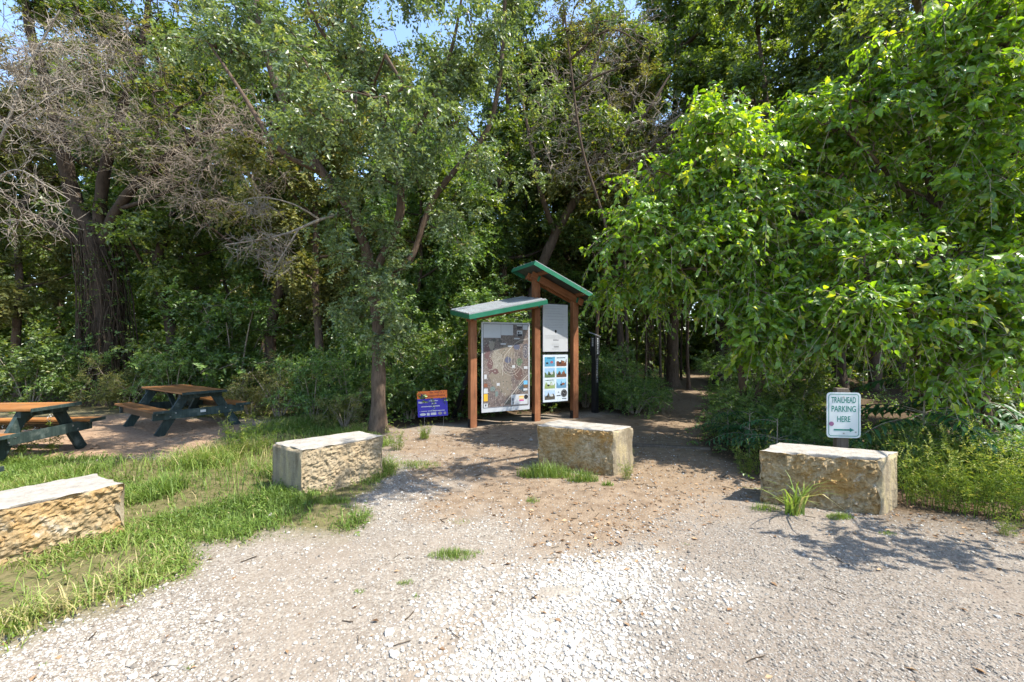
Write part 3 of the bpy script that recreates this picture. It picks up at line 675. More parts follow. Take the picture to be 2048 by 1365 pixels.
pb = Geo().box((xB + .43, yb, .92), (.64, .02, 1.02)).box((xB + .43, yb + .02, .92), (.67, .018, 1.06), mi=1).build('photo_board', [FM('pale_blue_board', (.62, .69, .76)), M['black']], kiosk, bevel=.002)
shots = [[(.09, .36, .55), (.1, .3, .45)], [(.55, .66, .72), (.15, .055, .03)], [(.32, .5, .72), (.1, .16, .07)], [(.2, .5, .68), (.14, .07, .04)], [(.55, .66, .68), (.28, .36, .14)], [(.3, .55, .75), (.12, .27, .42)], [(.42, .56, .74), (.09, .08, .06)]]
for k, (sk, gd) in enumerate(shots):
    cx, cz = (.06 if k % 2 == 0 else .53), .045 + (k // 2) * .235
    gp = Geo(); rect(gp, cx, cz, cx + .41, cz + .2, .001, 0, on3)
    hz = [(cx + .41 * i / 8, cz + .2 * (.55 + .16 * math.sin(i * 1.9 + k * 2) - (.2 if (i + k) % 4 == 1 else 0))) for i in range(9)]
    V = [(on3(*p)[0], yf - .0016, on3(*p)[1]) for p in hz] + [(on3(p[0], cz + .2)[0], yf - .0016, on3(0, cz + .2)[1]) for p in hz]
    gp.add(V, [[i, 9 + i, 10 + i, i + 1] for i in range(8)], mi=1)
    poly(gp, ell(cx + .1 + .05 * (k % 3), cz + .13, .05, .02), .002, 2, on3); poly(gp, ell(cx + .28, cz + .11, .06, .025), .0021, 3, on3)
    if k in (0, 1, 4): glyphs(gp, cx + .02, cx + .36, cz + .02, .02, on3, .002, rg, .9, 2)
    gp.build('photo', [FM('photo_sky_%d' % k, sk), FM('photo_land_%d' % k, gd), M['darkink'], FM(*(('photo_pink', (.4, .09, .12)) if k == 0 else ('photo_pale', (.5, .52, .5)) if k % 2 == 0 else ('photo_rust', (.25, .1, .05))))], pb)
g = Geo(); poly(g, ell(.84, .83, .13, .085, 24), .001, f=on3); rect(g, .54, .865, .7, .885, .001, f=on3); rect(g, .6, .79, .64, .81, .001, f=on3); glyphs(g, .76, .94, .945, .022, on3, .001, rg, 1)
g.build('emblem', M['darkink'], pb)
g = Geo(); ribbon(g, ell(.84, .83, .105, .068, 24) + [(.84 + .105, .83)], .006, .0015, f=on3); ribbon(g, [(.78, .83), (.82, .81), (.86, .85), (.9, .82)], .008, .0015, f=on3); g.build('emblem_ring', M['ink'], pb)

# ------------------------------------------------------------------ parking sign
def text_mesh(body, size, xs, bold=.0):
    cu = bpy.data.curves.new('lettering', 'FONT'); cu.body = body; cu.size = size; cu.align_x = 'CENTER'; cu.align_y = 'CENTER'; cu.offset = bold
    o = bpy.data.objects.new('lettering', cu); C.objects.link(o); bpy.context.view_layer.update()
    me = bpy.data.meshes.new_from_object(o.evaluated_get(bpy.context.evaluated_depsgraph_get()))
    bpy.data.objects.remove(o)
    for v in me.vertices: v.co.x *= xs
    return me
sgn = empty('parking_sign', (3.76, 4.82, 0), math.radians(-7), 'white metal sign with green letters TRAILHEAD PARKING HERE and arrow', 'sign')
M['post_grey'] = wood('weathered_grey_timber', (.13, .10, .075), (.25, .2, .15), (.38, .32, .25), 2)
Geo().box((0, .05, .485), (.125, .075, 1.34)).build('post', M['post_grey'], sgn, bevel=.006)
SW, SH, SZ = .355, .515, .852
M['signwhite'] = plain('reflective_white_sheet', (.68, .72, .71), .4, .5, .03, 5, .02)
M['signgreen'] = plain('traffic_green_print', (.01, .22, .17), .45, .4, .12, 20, 0)
def rr(w, h, r, n=6):
    return [(sx * (w / 2 - r) + r * math.cos(a), sz * (h / 2 - r) + r * math.sin(a)) for sx, sz, a0 in ((1, 1, 0), (-1, 1, 90), (-1, -1, 180), (1, -1, 270)) for a in np.radians(a0 + np.linspace(0, 90, n))]
g = Geo(); o_ = rr(SW, SH, .04); n = len(o_)
V = [(x, -.002, z + SZ) for x, z in o_] + [(x, .002, z + SZ) for x, z in o_]
g.add(V, [[i, i + n, (i + 1) % n + n, (i + 1) % n] for i in range(n)]); g.add(V + [(0, -.002, SZ), (0, .002, SZ)], [[i, (i + 1) % n, 2 * n] for i in range(n)] + [[n + (i + 1) % n, n + i, 2 * n + 1] for i in range(n)])
pn = g.build('panel', M['signwhite'], sgn)
g = Geo(); a_, b_ = rr(SW - .036, SH - .036, .03), rr(SW - .05, SH - .05, .024)
g.add([(x, -.0032, z + SZ) for x, z in a_ + b_], [[i, (i + 1) % n, (i + 1) % n + n, i + n] for i in range(n)]); g.build('border', M['signgreen'], pn)
for body, z, sz, xs in (('TRAILHEAD', .168, .094, .52), ('PARKING', .068, .094, .66), ('HERE', -.048, .092, .66)):
    me = text_mesh(body, sz, xs, .0016); me.materials.append(M['signgreen'])
    o = bpy.data.objects.new('lettering', me); C.objects.link(o); o.parent = pn; o.location = (0, -.0034, SZ + z); o.rotation_euler = (math.radians(90), 0, 0)
g = Geo(); g.add([(-.105, -.0033, SZ - .158), (.07, -.0033, SZ - .158), (.07, -.0033, SZ - .176), (-.105, -.0033, SZ - .176)], [[0, 3, 2, 1]])
g.add([(.062, -.0033, SZ - .142), (.11, -.0033, SZ - .167), (.062, -.0033, SZ - .192)], [[0, 2, 1]]); g.build('arrow', M['signgreen'], pn)
g = Geo(); c_ = [(-.128 + .026 * math.cos(a), -.0036, SZ - .1 + .026 * math.sin(a)) for a in np.linspace(0, 6.2, 18)]; g.add(c_ + [(-.128, -.0036, SZ - .1)], [[i, (i + 1) % 18, 18] for i in range(18)]); g.build('sticker', FM('mauve_sticker', (.32, .12, .24)), pn)
g = Geo()
for bx_, bz in ((0, .205), (0, -.205), (.125, -.19)): g.box((bx_, -.004, SZ + bz), (.013, .006, .013))
g.build('bolt', M['steel'], pn)

# ------------------------------------------------------------------ yard sign
yd = empty('yard_sign', (*G(867, 853), 0), math.radians(8), 'small orange and blue yard sign on wire stakes left of the kiosk', 'sign')
yw, yh, y0 = .60, .52, .20; yf = -.006
def ony(x, z): return -yw / 2 + x * yw, y0 + yh - z * yh
M['yorange'] = FM('orange_plastic', (.95, .2, .03)); M['yblue'] = FM('royal_blue_plastic', (.055, .04, .5))
pn = Geo().box((0, 0, y0 + yh / 2), (yw, .008, yh)).build('panel', M['yblue'], yd)
pn.rotation_euler = (0, math.radians(-2.5), 0)
g = Geo(); rect(g, 0, 0, 1, .3, .0, 0, ony); g.build('band', M['yorange'], pn)
g = Geo(); rg = random.Random(2)
glyphs(g, .37, .9, .075, .06, ony, .001, rg, .9); glyphs(g, .37, .93, .2, .06, ony, .001, rg, .9); g.build('band_print', FM('red_print', (.42, .06, .03)), pn)
g = Geo(); poly(g, ell(.19, .22, .1, .1, 12, .3), .0012, 0, ony); rect(g, .08, .1, .3, .12, .0012, 0, ony); g.build('emblem', FM('navy_print', (.04, .02, .09)), pn)
g = Geo()
glyphs(g, .04, .32, .43, .09, ony, .001, rg, 1); glyphs(g, .4, .68, .39, .05, ony, .001, rg, .95); glyphs(g, .4, .63, .49, .05, ony, .001, rg, .95); glyphs(g, .12, .74, .6, .045, ony, .001, rg, .95); glyphs(g, .07, .9, .78, .035, ony, .001, rg, .9)
poly(g, ell(.17, .9, .1, .05), .001, 0, ony); rect(g, .3, .85, .39, .95, .001, 0, ony); rect(g, .43, .85, .61, .94, .001, 0, ony); g.build('lettering', M['white'], pn)
g = Geo(); poly(g, ell(.74, .89, .07, .06), .001, 0, ony); poly(g, ell(.9, .89, .045, .05), .001, 0, ony); g.build('emblem', FM('grey_print', (.4, .38, .36)), pn)
for s in (-.18, .2):
    Geo().tubes([[(s, .004, -.05), (s, .004, .2), (s, .004, .45)]], [[.003, .003, .003]], 5).build('stake', M['steel'], yd)

# ------------------------------------------------------------------ black marker post
bx, by = G(1190, 827)
mp = empty('marker_post', (bx, by, 0), math.radians(38), 'tall black square marker post with sloped cap right of the kiosk', 'post')
Geo().box((0, 0, .78), (.125, .125, 1.66)).build('shaft', M['black'], mp, bevel=.006)
hd = Geo().box((0, 0, 1.62), (.165, .165, .46)).build('head', M['black'], mp, bevel=.006)
cp = Geo().box((0, 0, 0), (.20, .22, .022)).build('cap', plain('grey_cap', (.4, .4, .44), .4, .5, .1), mp); cp.location = (0, 0, 1.90); cp.rotation_euler = (math.radians(16), math.radians(14), 0)
def vstrip(xc, yc, z0, z1, w, nrm_axis, parent, name):
    g = Geo(); z = z1; rg = random.Random(int(z0 * 100))
    while z > z0:
        hh = rg.uniform(.03, .055); ww = w * rg.uniform(.7, 1)
        if nrm_axis == 'y': V = [(xc - ww / 2, yc, z), (xc - ww / 2, yc, z - hh), (xc + ww / 2, yc, z - hh), (xc + ww / 2, yc, z)]
        else: V = [(xc, yc - ww / 2, z), (xc, yc - ww / 2, z - hh), (xc, yc + ww / 2, z - hh), (xc, yc + ww / 2, z)]
        g.add(V, [[0, 1, 2, 3]]); z -= hh + .012
    g.build(name, FM('dull_white_print', (.45, .47, .5)), parent)
vstrip(0, -.0845, 1.46, 1.81, .05, 'y', hd, 'lettering'); vstrip(-.0845, 0, 1.66, 1.81, .06, 'x', hd, 'lettering'); vstrip(0, -.0645, .75, 1.32, .03, 'y', mp, 'lettering')

# trail timber edging
a = Geo().box((0, 0, .02), (1.5, .09, .09)).build('trail_timber', M['post_grey'], bevel=.012)
a.location = (2.35, 6.78, -.01); a.rotation_euler = (0, 0, math.radians(-14)); tag(a, 'weathered timber laid across the start of the dirt trail', 'timber')

# ================================================================== vegetation
ALL_TREES = {}
def plant(name, label, cat, limbs, P, R, crown_geo, barkm, leafm, group=None, loc=(0, 0, 0), sides=8, tw=4, woodname='trunk', crownname='crown'):
    root = empty(name, loc, 0, label, cat, group)
    wood_geo(limbs, P, R, sides, tw).build(woodname, barkm, root, smooth=True)
    if crown_geo is not None: crown_geo.build(crownname, leafm, root)
    return root
def loc_pts(L, base): return [np.array(p) - np.array([base[0], base[1], 0]) for p in L]

# ---- small-leaved tree in front (trunk behind the middle-left block)
rng = np.random.default_rng(21)
B = np.array([-2.52, 8.0])
Wl = lambda px, py, d: W(px, py, d) - np.array([B[0], B[1], 0])
limbs = [([(0, 0, -.05), Wl(757, 760, 8), Wl(756, 640, 8), Wl(742, 560, 8), Wl(733, 500, 7.95)], .135, .105),
         ([Wl(733, 500, 7.95), Wl(696, 415, 7.8), Wl(645, 345, 7.7), Wl(595, 270, 7.6), Wl(560, 190, 7.6), Wl(522, 70, 7.7), Wl(505, -60, 7.8), Wl(480, -220, 8)], .09, .025),
         ([Wl(742, 555, 8), Wl(772, 500, 8.0), Wl(800, 430, 7.9), Wl(795, 325, 7.8), Wl(765, 240, 7.7), Wl(735, 150, 7.6), Wl(705, 40, 7.5), Wl(690, -130, 7.4), Wl(700, -300, 7.4)], .085, .025),
         ([Wl(815, 560, 8.1) * .25 + Wl(745, 570, 8) * .75, Wl(820, 520, 8.1), Wl(850, 440, 8.1), Wl(872, 390, 8.1), Wl(915, 335, 8.0), Wl(975, 260, 7.9), Wl(1000, 150, 7.8), Wl(1010, 0, 7.7), Wl(1020, -160, 7.6)], .065, .02),
         ([Wl(645, 345, 7.7), Wl(560, 300, 7.3), Wl(480, 180, 7.2), Wl(420, 90, 7.2)], .05, .015),
         ([Wl(795, 325, 7.8), Wl(850, 230, 7.2), Wl(900, 110, 6.9), Wl(930, -40, 6.6)], .045, .015),
         ([Wl(735, 150, 7.6), Wl(640, 60, 7.1), Wl(600, -60, 6.6)], .045, .015),
         ([Wl(705, 40, 7.5), Wl(800, -120, 6.8), Wl(860, -260, 6.2)], .045, .015), ([Wl(930, -40, 6.6), Wl(1060, -120, 6.3), Wl(1250, -170, 6.0)], .03, .01), ([Wl(765, 240, 7.7), Wl(745, 190, 6.6), Wl(770, 110, 5.6)], .035, .01)]
def lob(L): return [(Wl(px, py, d), np.array(r if isinstance(r, tuple) else (r, r, r))) for px, py, d, r in L]
lobes = lob([(430, 70, 7.6, (1.0, 1.0, .9)), (540, 150, 7.3, 1.0), (640, 100, 7.0, 1.1), (600, 260, 7.4, .8), (690, 300, 7.0, .9), (760, 200, 6.9, 1.1), (760, 60, 6.9, 1.2), (880, 180, 7.0, 1.1), (930, 60, 7.0, 1.2), (990, 200, 7.5, 1.0), (1010, 330, 7.8, .75),
             (890, 320, 7.3, .95), (790, 390, 7.2, .7), (860, 470, 7.7, .7), (900, 420, 8.0, .6), (690, 430, 7.4, .65), (640, 480, 7.7, .5), (720, 560, 7.6, .5), (800, 560, 7.8, .6), (760, 620, 7.7, .55), (815, 640, 7.9, .4), (700, 640, 8, .4), (840, 540, 7.8, .4),
             (500, -120, 8.0, 1.0), (700, -150, 8.0, 1.1), (900, -150, 8.0, 1.1), (1010, -60, 7.8, .9), (1150, -140, 6.2, .8), (1290, -150, 5.9, .8), (1060, -110, 6.4, .9), (780, 660, 7.9, .45), (830, 600, 7.8, .4), (730, 500, 7.5, .5), (790, 500, 7.5, .5), (830, 560, 7.6, .5), (730, 320, 5.9, .6), (660, 200, 5.8, .7), (770, 110, 5.5, .75), (880, 170, 5.7, .7), (560, 120, 6.2, .6), (700, 400, 7.2, .5), (850, 400, 7.3, .5)])
att = clumped(lobes, 1480, rng, 150, .35)
att = att[att[:, 2] > .9]
P, R = grow(limbs, att, rng, .0035)
O, D, L = twig_sprays(P, 3, rng, (.2, .5), .1, .7)
cg = Geo(); sprays(cg, O, D, L, 14, .088, rng, LEAF, .52, .35, .25, .85, .5)
t_main = plant('small_leaved_tree', 'grey-trunked tree with small pale green leaves behind the middle-left stone block', 'tree', limbs, P, R, cg, M['bark_grey'], M['leaf_small'], loc=(*B, 0), sides=12)
# bare lower branches of that tree
bl = [([Wl(700, 425, 7.8), Wl(640, 440, 7.3), Wl(580, 465, 7.0), Wl(520, 480, 6.8), Wl(450, 490, 6.7)], .03, .008), ([Wl(640, 440, 7.3), Wl(590, 410, 7.0), Wl(530, 395, 6.9), Wl(490, 400, 6.8)], .018, .005), ([Wl(600, 455, 7.1), Wl(565, 510, 6.9), Wl(545, 545, 6.8)], .016, .005)]
att = in_lobes(lob([(520, 490, 6.85, (.55, .35, .28)), (560, 530, 6.9, (.25, .25, .2)), (520, 420, 6.9, (.4, .3, .15))]), 110, rng)
Pb, Rb = grow(bl, att, rng, .0028, arch=.02)
wood_geo(bl, Pb, Rb, 7, 4).tubes(*twiglets(Pb, 4, rng, (.08, .28), -.2), 3).build('bare_branch', M['bark_dead'], t_main, smooth=True)

# ---- bright broad-leaved trees at the right
def broad_tree(name, label, base, limbs_px, lobes_px, natt, seed, leaf=.13, per=2, m=10, mat='leaf_big', group=None, asp=.56):
    global B
    B = np.array(base); rng = np.random.default_rng(seed)
    limbs = [([(Wl(*p) if len(p) == 3 else np.array([p[0], p[1], p[2], ])[:3]) if not isinstance(p, str) else np.array([0, 0, -.05]) for p in pts], r0, r1) for pts, r0, r1 in limbs_px]
    att = np.concatenate([clumped(lob(lobes_px), int(natt * .75), rng, natt // 10, .3, .3), in_lobes(lob(lobes_px), natt // 4, rng, .3)]); att = att[att[:, 2] > .25]
    P, R = grow(limbs, att, rng, .0045)
    O, D, L = twig_sprays(P, per, rng, (.25, .6), .12, .6, .35)
    cg = Geo(); sz_ = leaf
    for part_ in range(3):                # three leaf sizes on one tree
        q_ = slice(part_, None, 3); sprays(cg, O[q_], D[q_], L[q_], m, sz_ * (.78, 1.0, 1.18)[part_], rng, BIG, asp, .6, .4, .75, .42, tvar=.3)
    # shoots carrying the leaves
    t = np.linspace(0, 1, 4)[None, :, None]
    SP = O[:, None] + D[:, None] * L[:, None, None] * t - UP * (.45 * L[:, None, None] * t ** 2)
    root = plant(name, label, 'tree', limbs, np.concatenate([P]), R, cg, M['bark_grey'], M[mat], group, (*B, 0), 9)
    Geo().tubes(SP, np.repeat(np.array([[.004, .0035, .003, .002]]), len(SP), 0), 3).build('shoots', M['bark_twig'], root)
    return root
broad_tree('broad_leaved_tree', 'bright green broad-leaved tree arching over the trail mouth right of the kiosk', (4.35, 7.9),
           [(['0', (1480, 700, 7.8), (1470, 560, 7.6), (1450, 420, 7.4), (1440, 320, 7.3)], .075, .02), (['0', (1540, 700, 7.6), (1580, 520, 7.2), (1600, 380, 7)], .06, .02), ([(1470, 560, 7.6), (1380, 500, 7.1), (1280, 460, 6.9), (1215, 480, 6.8)], .035, .01), ([(1450, 420, 7.4), (1360, 360, 7), (1310, 340, 6.8)], .03, .01)],
           [(1430, 290, 7.0, (.75, .8, .5)), (1350, 370, 6.9, (.7, .7, .45)), (1480, 380, 6.8, (.9, .8, .7)), (1290, 460, 6.9, (.6, .6, .35)), (1220, 500, 7.0, (.3, .4, .35)), (1400, 490, 6.6, (.8, .7, .6)), (1530, 480, 6.5, (.8, .7, .7)), (1480, 580, 6.6, (.7, .6, .45)), (1350, 550, 7.0, (.55, .6, .35)), (1560, 600, 6.6, (.5, .6, .5)), (1530, 660, 6.9, (.4, .5, .35)), (1500, 700, 7.0, (.3, .4, .3)), (1230, 590, 7.6, (.4, .4, .3)), (1580, 300, 7, (.7, .7, .6)), (1205, 600, 8.3, (.25, .3, .25)), (1500, 640, 6.2, (.5, .45, .4)), (1610, 650, 6.0, (.45, .45, .4)), (1640, 480, 6.0, (.5, .5, .4))], 1250, 31)
broad_tree('broad_leaved_tree', 'tall bright green broad-leaved tree filling the upper right corner', (6.9, 6.9),
           [(['0', (1880, 640, 6.8), (1870, 450, 6.5), (1850, 260, 6.3), (1860, 80, 6.1), (1880, -100, 6)], .10, .03), ([(1870, 450, 6.5), (1760, 330, 6.2), (1680, 250, 6.1)], .05, .012), ([(1880, 560, 6.8), (1990, 380, 6.1), (2080, 220, 5.6), (2180, 100, 5.2)], .06, .015), ([(1870, 430, 6.5), (1960, 200, 5.8), (2030, 60, 5.4)], .045, .012), ([(1860, 80, 6.1), (1770, -130, 5.1), (1560, -200, 4.2), (1400, -230, 3.9)], .045, .012)],
           [(1680, 250, 6.2, (.6, .7, .5)), (1780, 230, 6.1, (.7, .7, .6)), (1850, 120, 5.9, (.8, .8, .7)), (1960, 170, 5.6, (.8, .8, .7)), (2060, 100, 5.3, (.7, .7, .7)), (1990, 310, 5.4, (.6, .6, .5)), (1880, 320, 5.8, (.7, .6, .5)), (1720, 350, 6.3, (.5, .5, .4)), (2120, 280, 5.0, (.7, .8, .8)), (2000, 0, 5.6, (.7, .7, .4)), (1900, 430, 6.1, (.7, .6, .45)), (2040, 440, 5.5, (.6, .6, .45)), (1640, 330, 6.6, (.4, .5, .4)), (2200, 120, 5.9, (.9, .9, .8)), (2120, -60, 6.4, (.8, .8, .6)), (2260, 480, 3.1, (.45, .35, .25)), (1540, -190, 4.15, (.6, .5, .3)), (1420, -225, 3.9, (.5, .4, .28)), (1680, -190, 4.6, (.5, .5, .3)), (2330, 430, 2.75, (.3, .3, .2))], 1150, 32)
broad_tree('broad_leaved_tree', 'lower broad-leaved tree hanging over the parking sign at the right', (7.0, 6.2),
           [(['0', (1960, 720, 6.2), (1930, 600, 5.9), (1880, 520, 5.7), (1800, 480, 5.6)], .06, .015), ([(1930, 600, 5.9), (2000, 520, 5.5), (2080, 480, 5.2)], .045, .012), ([(1880, 520, 5.7), (1760, 540, 5.5), (1690, 600, 5.4)], .03, .008)],
           [(1930, 560, 5.4, (.7, .6, .45)), (1830, 590, 5.3, (.55, .5, .4)), (2020, 600, 5.1, (.5, .5, .4)), (1740, 520, 5.5, (.5, .5, .3)), (1700, 620, 5.4, (.4, .4, .3)), (1800, 660, 5.3, (.45, .4, .3)), (1960, 690, 5.2, (.45, .4, .25)), (2080, 500, 5.5, (.5, .5, .4)), (2040, 700, 5.0, (.3, .3, .25)), (1880, 740, 5.2, (.35, .35, .2)), (1690, 660, 5.5, (.3, .3, .2))], 640, 33, .12)

# ---- generic woodland trees (prototypes, copied)
def wood_tree(seed, h, zlow, rtrunk, reach, natt, leaf, m, per, mat, barkm, lean=.0, asp=.55, name='woodland_tree'):
    rng = np.random.default_rng(seed)
    top = np.array([rng.normal(0, .5) + lean * h, rng.normal(0, .5), h * .82])
    tr = [np.array([0, 0, -.05])] + [np.array([0, 0, 0]) + top * t + np.array([*rng.normal(0, .16, 2), 0]) for t in (.18, .36, .54, .72)] + [top]
    limbs = [(tr, rtrunk, .03)]; q = resample(tr, .2); lobes = []
    nl = 11
    for k in range(nl):
        z = zlow + (h * .8 - zlow) * (k + rng.random() * .8) / nl; p = q[int(np.argmin(np.abs(q[:, 2] - z)))]
        a = k * 2.4 + rng.normal(0, .3); ln = reach * rng.uniform(.6, 1.1) * (1 - .4 * (z / h)); e = p + np.array([math.cos(a) * ln, math.sin(a) * ln, ln * rng.uniform(.25, .7)])
        limbs.append(([p, (p + e) / 2 + np.array([0, 0, -.1 * ln]), e], rtrunk * .38, .012))
        rr_ = rng.uniform(.75, 1.25) * reach * .42
        lobes.append((e, np.array([rr_, rr_, rr_ * .75]))); lobes.append(((p + e) / 2 + rng.normal(0, .3, 3), np.array([rr_, rr_, rr_]) * .75))
    lobes.append((top + np.array([0, 0, .5]), np.array([reach * .5, reach * .5, h * .13])))
    att = clumped(lobes, natt, rng, 75, .5, .4); att = att[att[:, 2] > zlow * .6]
    P, R = grow(limbs, att, rng, .005)
    O, D, L = twig_sprays(P, per, rng, (.25, .6), .12, .7)
    cg = Geo(); sprays(cg, O, D, L, m, leaf, rng, LEAF, asp, .3, .25, .85, .45)
    return plant(name, None, 'tree', limbs, P, R, cg, M[barkm], M[mat], None, sides=9)
WT = [wood_tree(51, 13.5, 3.0, .17, 2.8, 900, .135, 13, 4, 'leaf_dark', 'bark_dark'),
      wood_tree(52, 11.5, 2.4, .12, 2.3, 760, .125, 13, 4, 'leaf_olive', 'bark_grey', .03),
      wood_tree(53, 15.0, 4.2, .19, 3.0, 900, .15, 12, 4, 'leaf_dark', 'bark_grey', -.02),
      wood_tree(54, 9.0, 1.3, .075, 1.8, 560, .11, 13, 4, 'leaf_shrub', 'bark_dark', .04, .6)]
def at(px, d): return ((px - 1024) * d / F, d, -.02)
front = [(0, 330, 12.5, 1.0, 'dark-barked woodland tree rising behind the farther picnic table'), (2, 545, 13.0, .95, 'woodland tree with a ruddy trunk between the tables and the grey tree'), (1, 640, 11.5, 1.0, 'slim woodland tree just left behind the grey-trunked tree'),
         (3, 835, 11.2, .9, 'leafy young tree behind the yard sign'), (0, 985, 13.5, 1.0, 'dark woodland tree right behind the low kiosk roof'), (1, 1240, 14.0, 1.05, 'olive-leaved tree rising behind the black marker post'),
         (2, 1545, 12.8, .95, 'fork-topped tree rising above the bright tree at right of centre'), (0, 1690, 10.2, .95, 'dark tree behind the bright tree, below the blue sky gap at right'), (2, 1860, 10.5, 1.0, 'dark tall tree behind the upper right bright tree'),
         (3, 930, 11.8, .85, 'pale leafy young tree at the left end of the kiosk roof'), (1, 30, 12.8, 1.0, 'olive-leaved tree behind the nearer picnic table at the left edge'), (3, 450, 14.5, .8, 'rounded young tree behind the farther picnic table'),
         (3, 1990, 8.2, .8, 'shaded young tree in the thicket at the right edge'),
         (2, 1345, 16.5, 1.25, 'very tall tree reaching the top edge above the high kiosk roof, right side'), (0, 1440, 17.5, 1.35, 'very tall tree left of the fork-topped tree'), (1, 1130, 15.5, 1.4, 'tall olive tree behind the crooked tree with bare twigs'), (0, 1790, 16, 1.3, 'tallest dark tree above the upper right bright tree')]
rng = np.random.default_rng(77)
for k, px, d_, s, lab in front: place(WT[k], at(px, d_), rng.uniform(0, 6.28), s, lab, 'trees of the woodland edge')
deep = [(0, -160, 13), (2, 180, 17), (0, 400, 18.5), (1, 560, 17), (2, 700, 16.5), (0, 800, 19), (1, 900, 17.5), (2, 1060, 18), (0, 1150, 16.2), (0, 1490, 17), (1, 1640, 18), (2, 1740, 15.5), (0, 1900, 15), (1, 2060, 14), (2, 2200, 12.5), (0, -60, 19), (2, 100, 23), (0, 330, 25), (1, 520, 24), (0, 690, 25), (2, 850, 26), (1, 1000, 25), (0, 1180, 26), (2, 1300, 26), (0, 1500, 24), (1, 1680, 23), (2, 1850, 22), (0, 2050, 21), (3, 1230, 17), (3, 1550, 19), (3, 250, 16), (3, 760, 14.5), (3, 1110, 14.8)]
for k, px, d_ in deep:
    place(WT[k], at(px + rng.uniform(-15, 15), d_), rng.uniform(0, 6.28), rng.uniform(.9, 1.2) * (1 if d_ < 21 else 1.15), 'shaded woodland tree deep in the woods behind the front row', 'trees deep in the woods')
# slim bare trunks beside the trail
sap_limbs = [([np.array([0, 0, -.05]), np.array([.05, .03, 1.5]), np.array([-.08, .05, 3.2]), np.array([.1, -.05, 5.5])], .06, .02)]
rs = np.random.default_rng(8); Ps, Rs = grow(sap_limbs, in_lobes([(np.array([0, 0, 5.0]), np.array([.9, .9, 1.2]))], 60, rs), rs, .004)
cg = Geo(); O, D, L = twig_sprays(Ps, 2, rs, (.2, .4)); sprays(cg, O, D, L, 10, .09, rs)
sap = plant('sapling', None, 'tree', sap_limbs, Ps, Rs, cg, M['bark_grey'], M['leaf_dark'], sides=7)
for px, d_ in ((1255, 12), (1290, 14.5), (1322, 13.2), (1345, 17), (1362, 20), (1378, 15.5), (1330, 21), (1300, 18.5), (1272, 20), (1480, 15), (1462, 12.2), (1500, 18), (1440, 22)):
    place(sap, at(px, d_), rs.uniform(0, 6.28), (rs.uniform(.7, 1.5), rs.uniform(.7, 1.5), rs.uniform(.9, 1.3)), 'slim bare-stemmed sapling in the shade beside the trail', 'saplings along the trail')

# ---- big vine-hung tree at the left
B = np.array([-11.4, 12.0]); rng = np.random.default_rng(41)
limbs = [([(0, 0, -.05), Wl(212, 700, 12), Wl(205, 580, 12), Wl(190, 470, 12)], .34, .26),
         ([Wl(190, 470, 12), Wl(150, 400, 12), Wl(125, 300, 11.8), Wl(100, 190, 11.6), Wl(60, 60, 11.5), Wl(40, -80, 11.4)], .2, .05), ([Wl(205, 490, 12), Wl(235, 420, 11.7), Wl(290, 350, 11.3), Wl(370, 290, 10.9), Wl(450, 250, 10.6)], .15, .04),
         ([Wl(195, 480, 12), Wl(210, 340, 11.9), Wl(250, 200, 11.7), Wl(290, 60, 11.5), Wl(300, -60, 11.5)], .16, .04), ([Wl(180, 500, 12), Wl(110, 450, 11.8), Wl(60, 430, 11.6), Wl(0, 380, 11.4)], .12, .03),
         ([Wl(125, 300, 11.8), Wl(40, 250, 11), Wl(-40, 220, 10.5)], .08, .02), ([Wl(235, 420, 11.7), Wl(320, 390, 11.2), Wl(420, 330, 10.8)], .06, .02)]
lobes = lob([(60, 200, 11, 1.5), (200, 150, 11, 1.6), (330, 180, 10.8, 1.4), (130, 40, 11, 1.7), (300, 30, 11, 1.6), (250, 300, 11, 1.2), (60, 330, 11, 1.1), (420, 200, 10.8, 1.0), (330, 330, 10.8, (1.2, 1.0, .7)), (100, -120, 11, 1.8), (320, -110, 11, 1.6)])
P, R = grow(limbs, in_lobes(lobes, 820, rng, .5), rng, .0055)
O, D, L = twig_sprays(P[::1], 1, rng, (.2, .45)); cg = Geo(); sprays(cg, O, D, L, 13, .09, rng, LEAF, .55, tbase=rng.normal(.5, .2, len(O)))
big = plant('vine_hung_tree', 'massive dark tree hung with vines, behind the gap between the two picnic tables', 'tree', limbs, P, R, cg, M['bark_dark'], M['leaf_olive'], loc=(*B, 0), sides=14)
att = in_lobes(lob([(340, 350, 10.4, (1.3, .8, .8)), (430, 300, 10.2, (1.1, .8, .8)), (280, 260, 10.6, (1.3, .9, .8)), (420, 420, 10.3, (.9, .6, .5)), (150, 250, 10.6, (1.3, .9, .9)), (60, 120, 10.6, (1.4, .9, .8)), (220, 100, 10.6, (1.6, .9, .8)), (480, 250, 9.8, (1.0, .7, .8)), (520, 360, 9.6, (.8, .6, .7))]), 1000, rng, .5)
Pb, Rb = grow(limbs[1:], att, rng, .0032, arch=-.04)
Geo().tubes(Pb, Rb, 4).tubes(*twiglets(Pb, 4, rng, (.15, .5), -.15), 3).build('bare_twigs', M['bark_twig'], big, smooth=True)
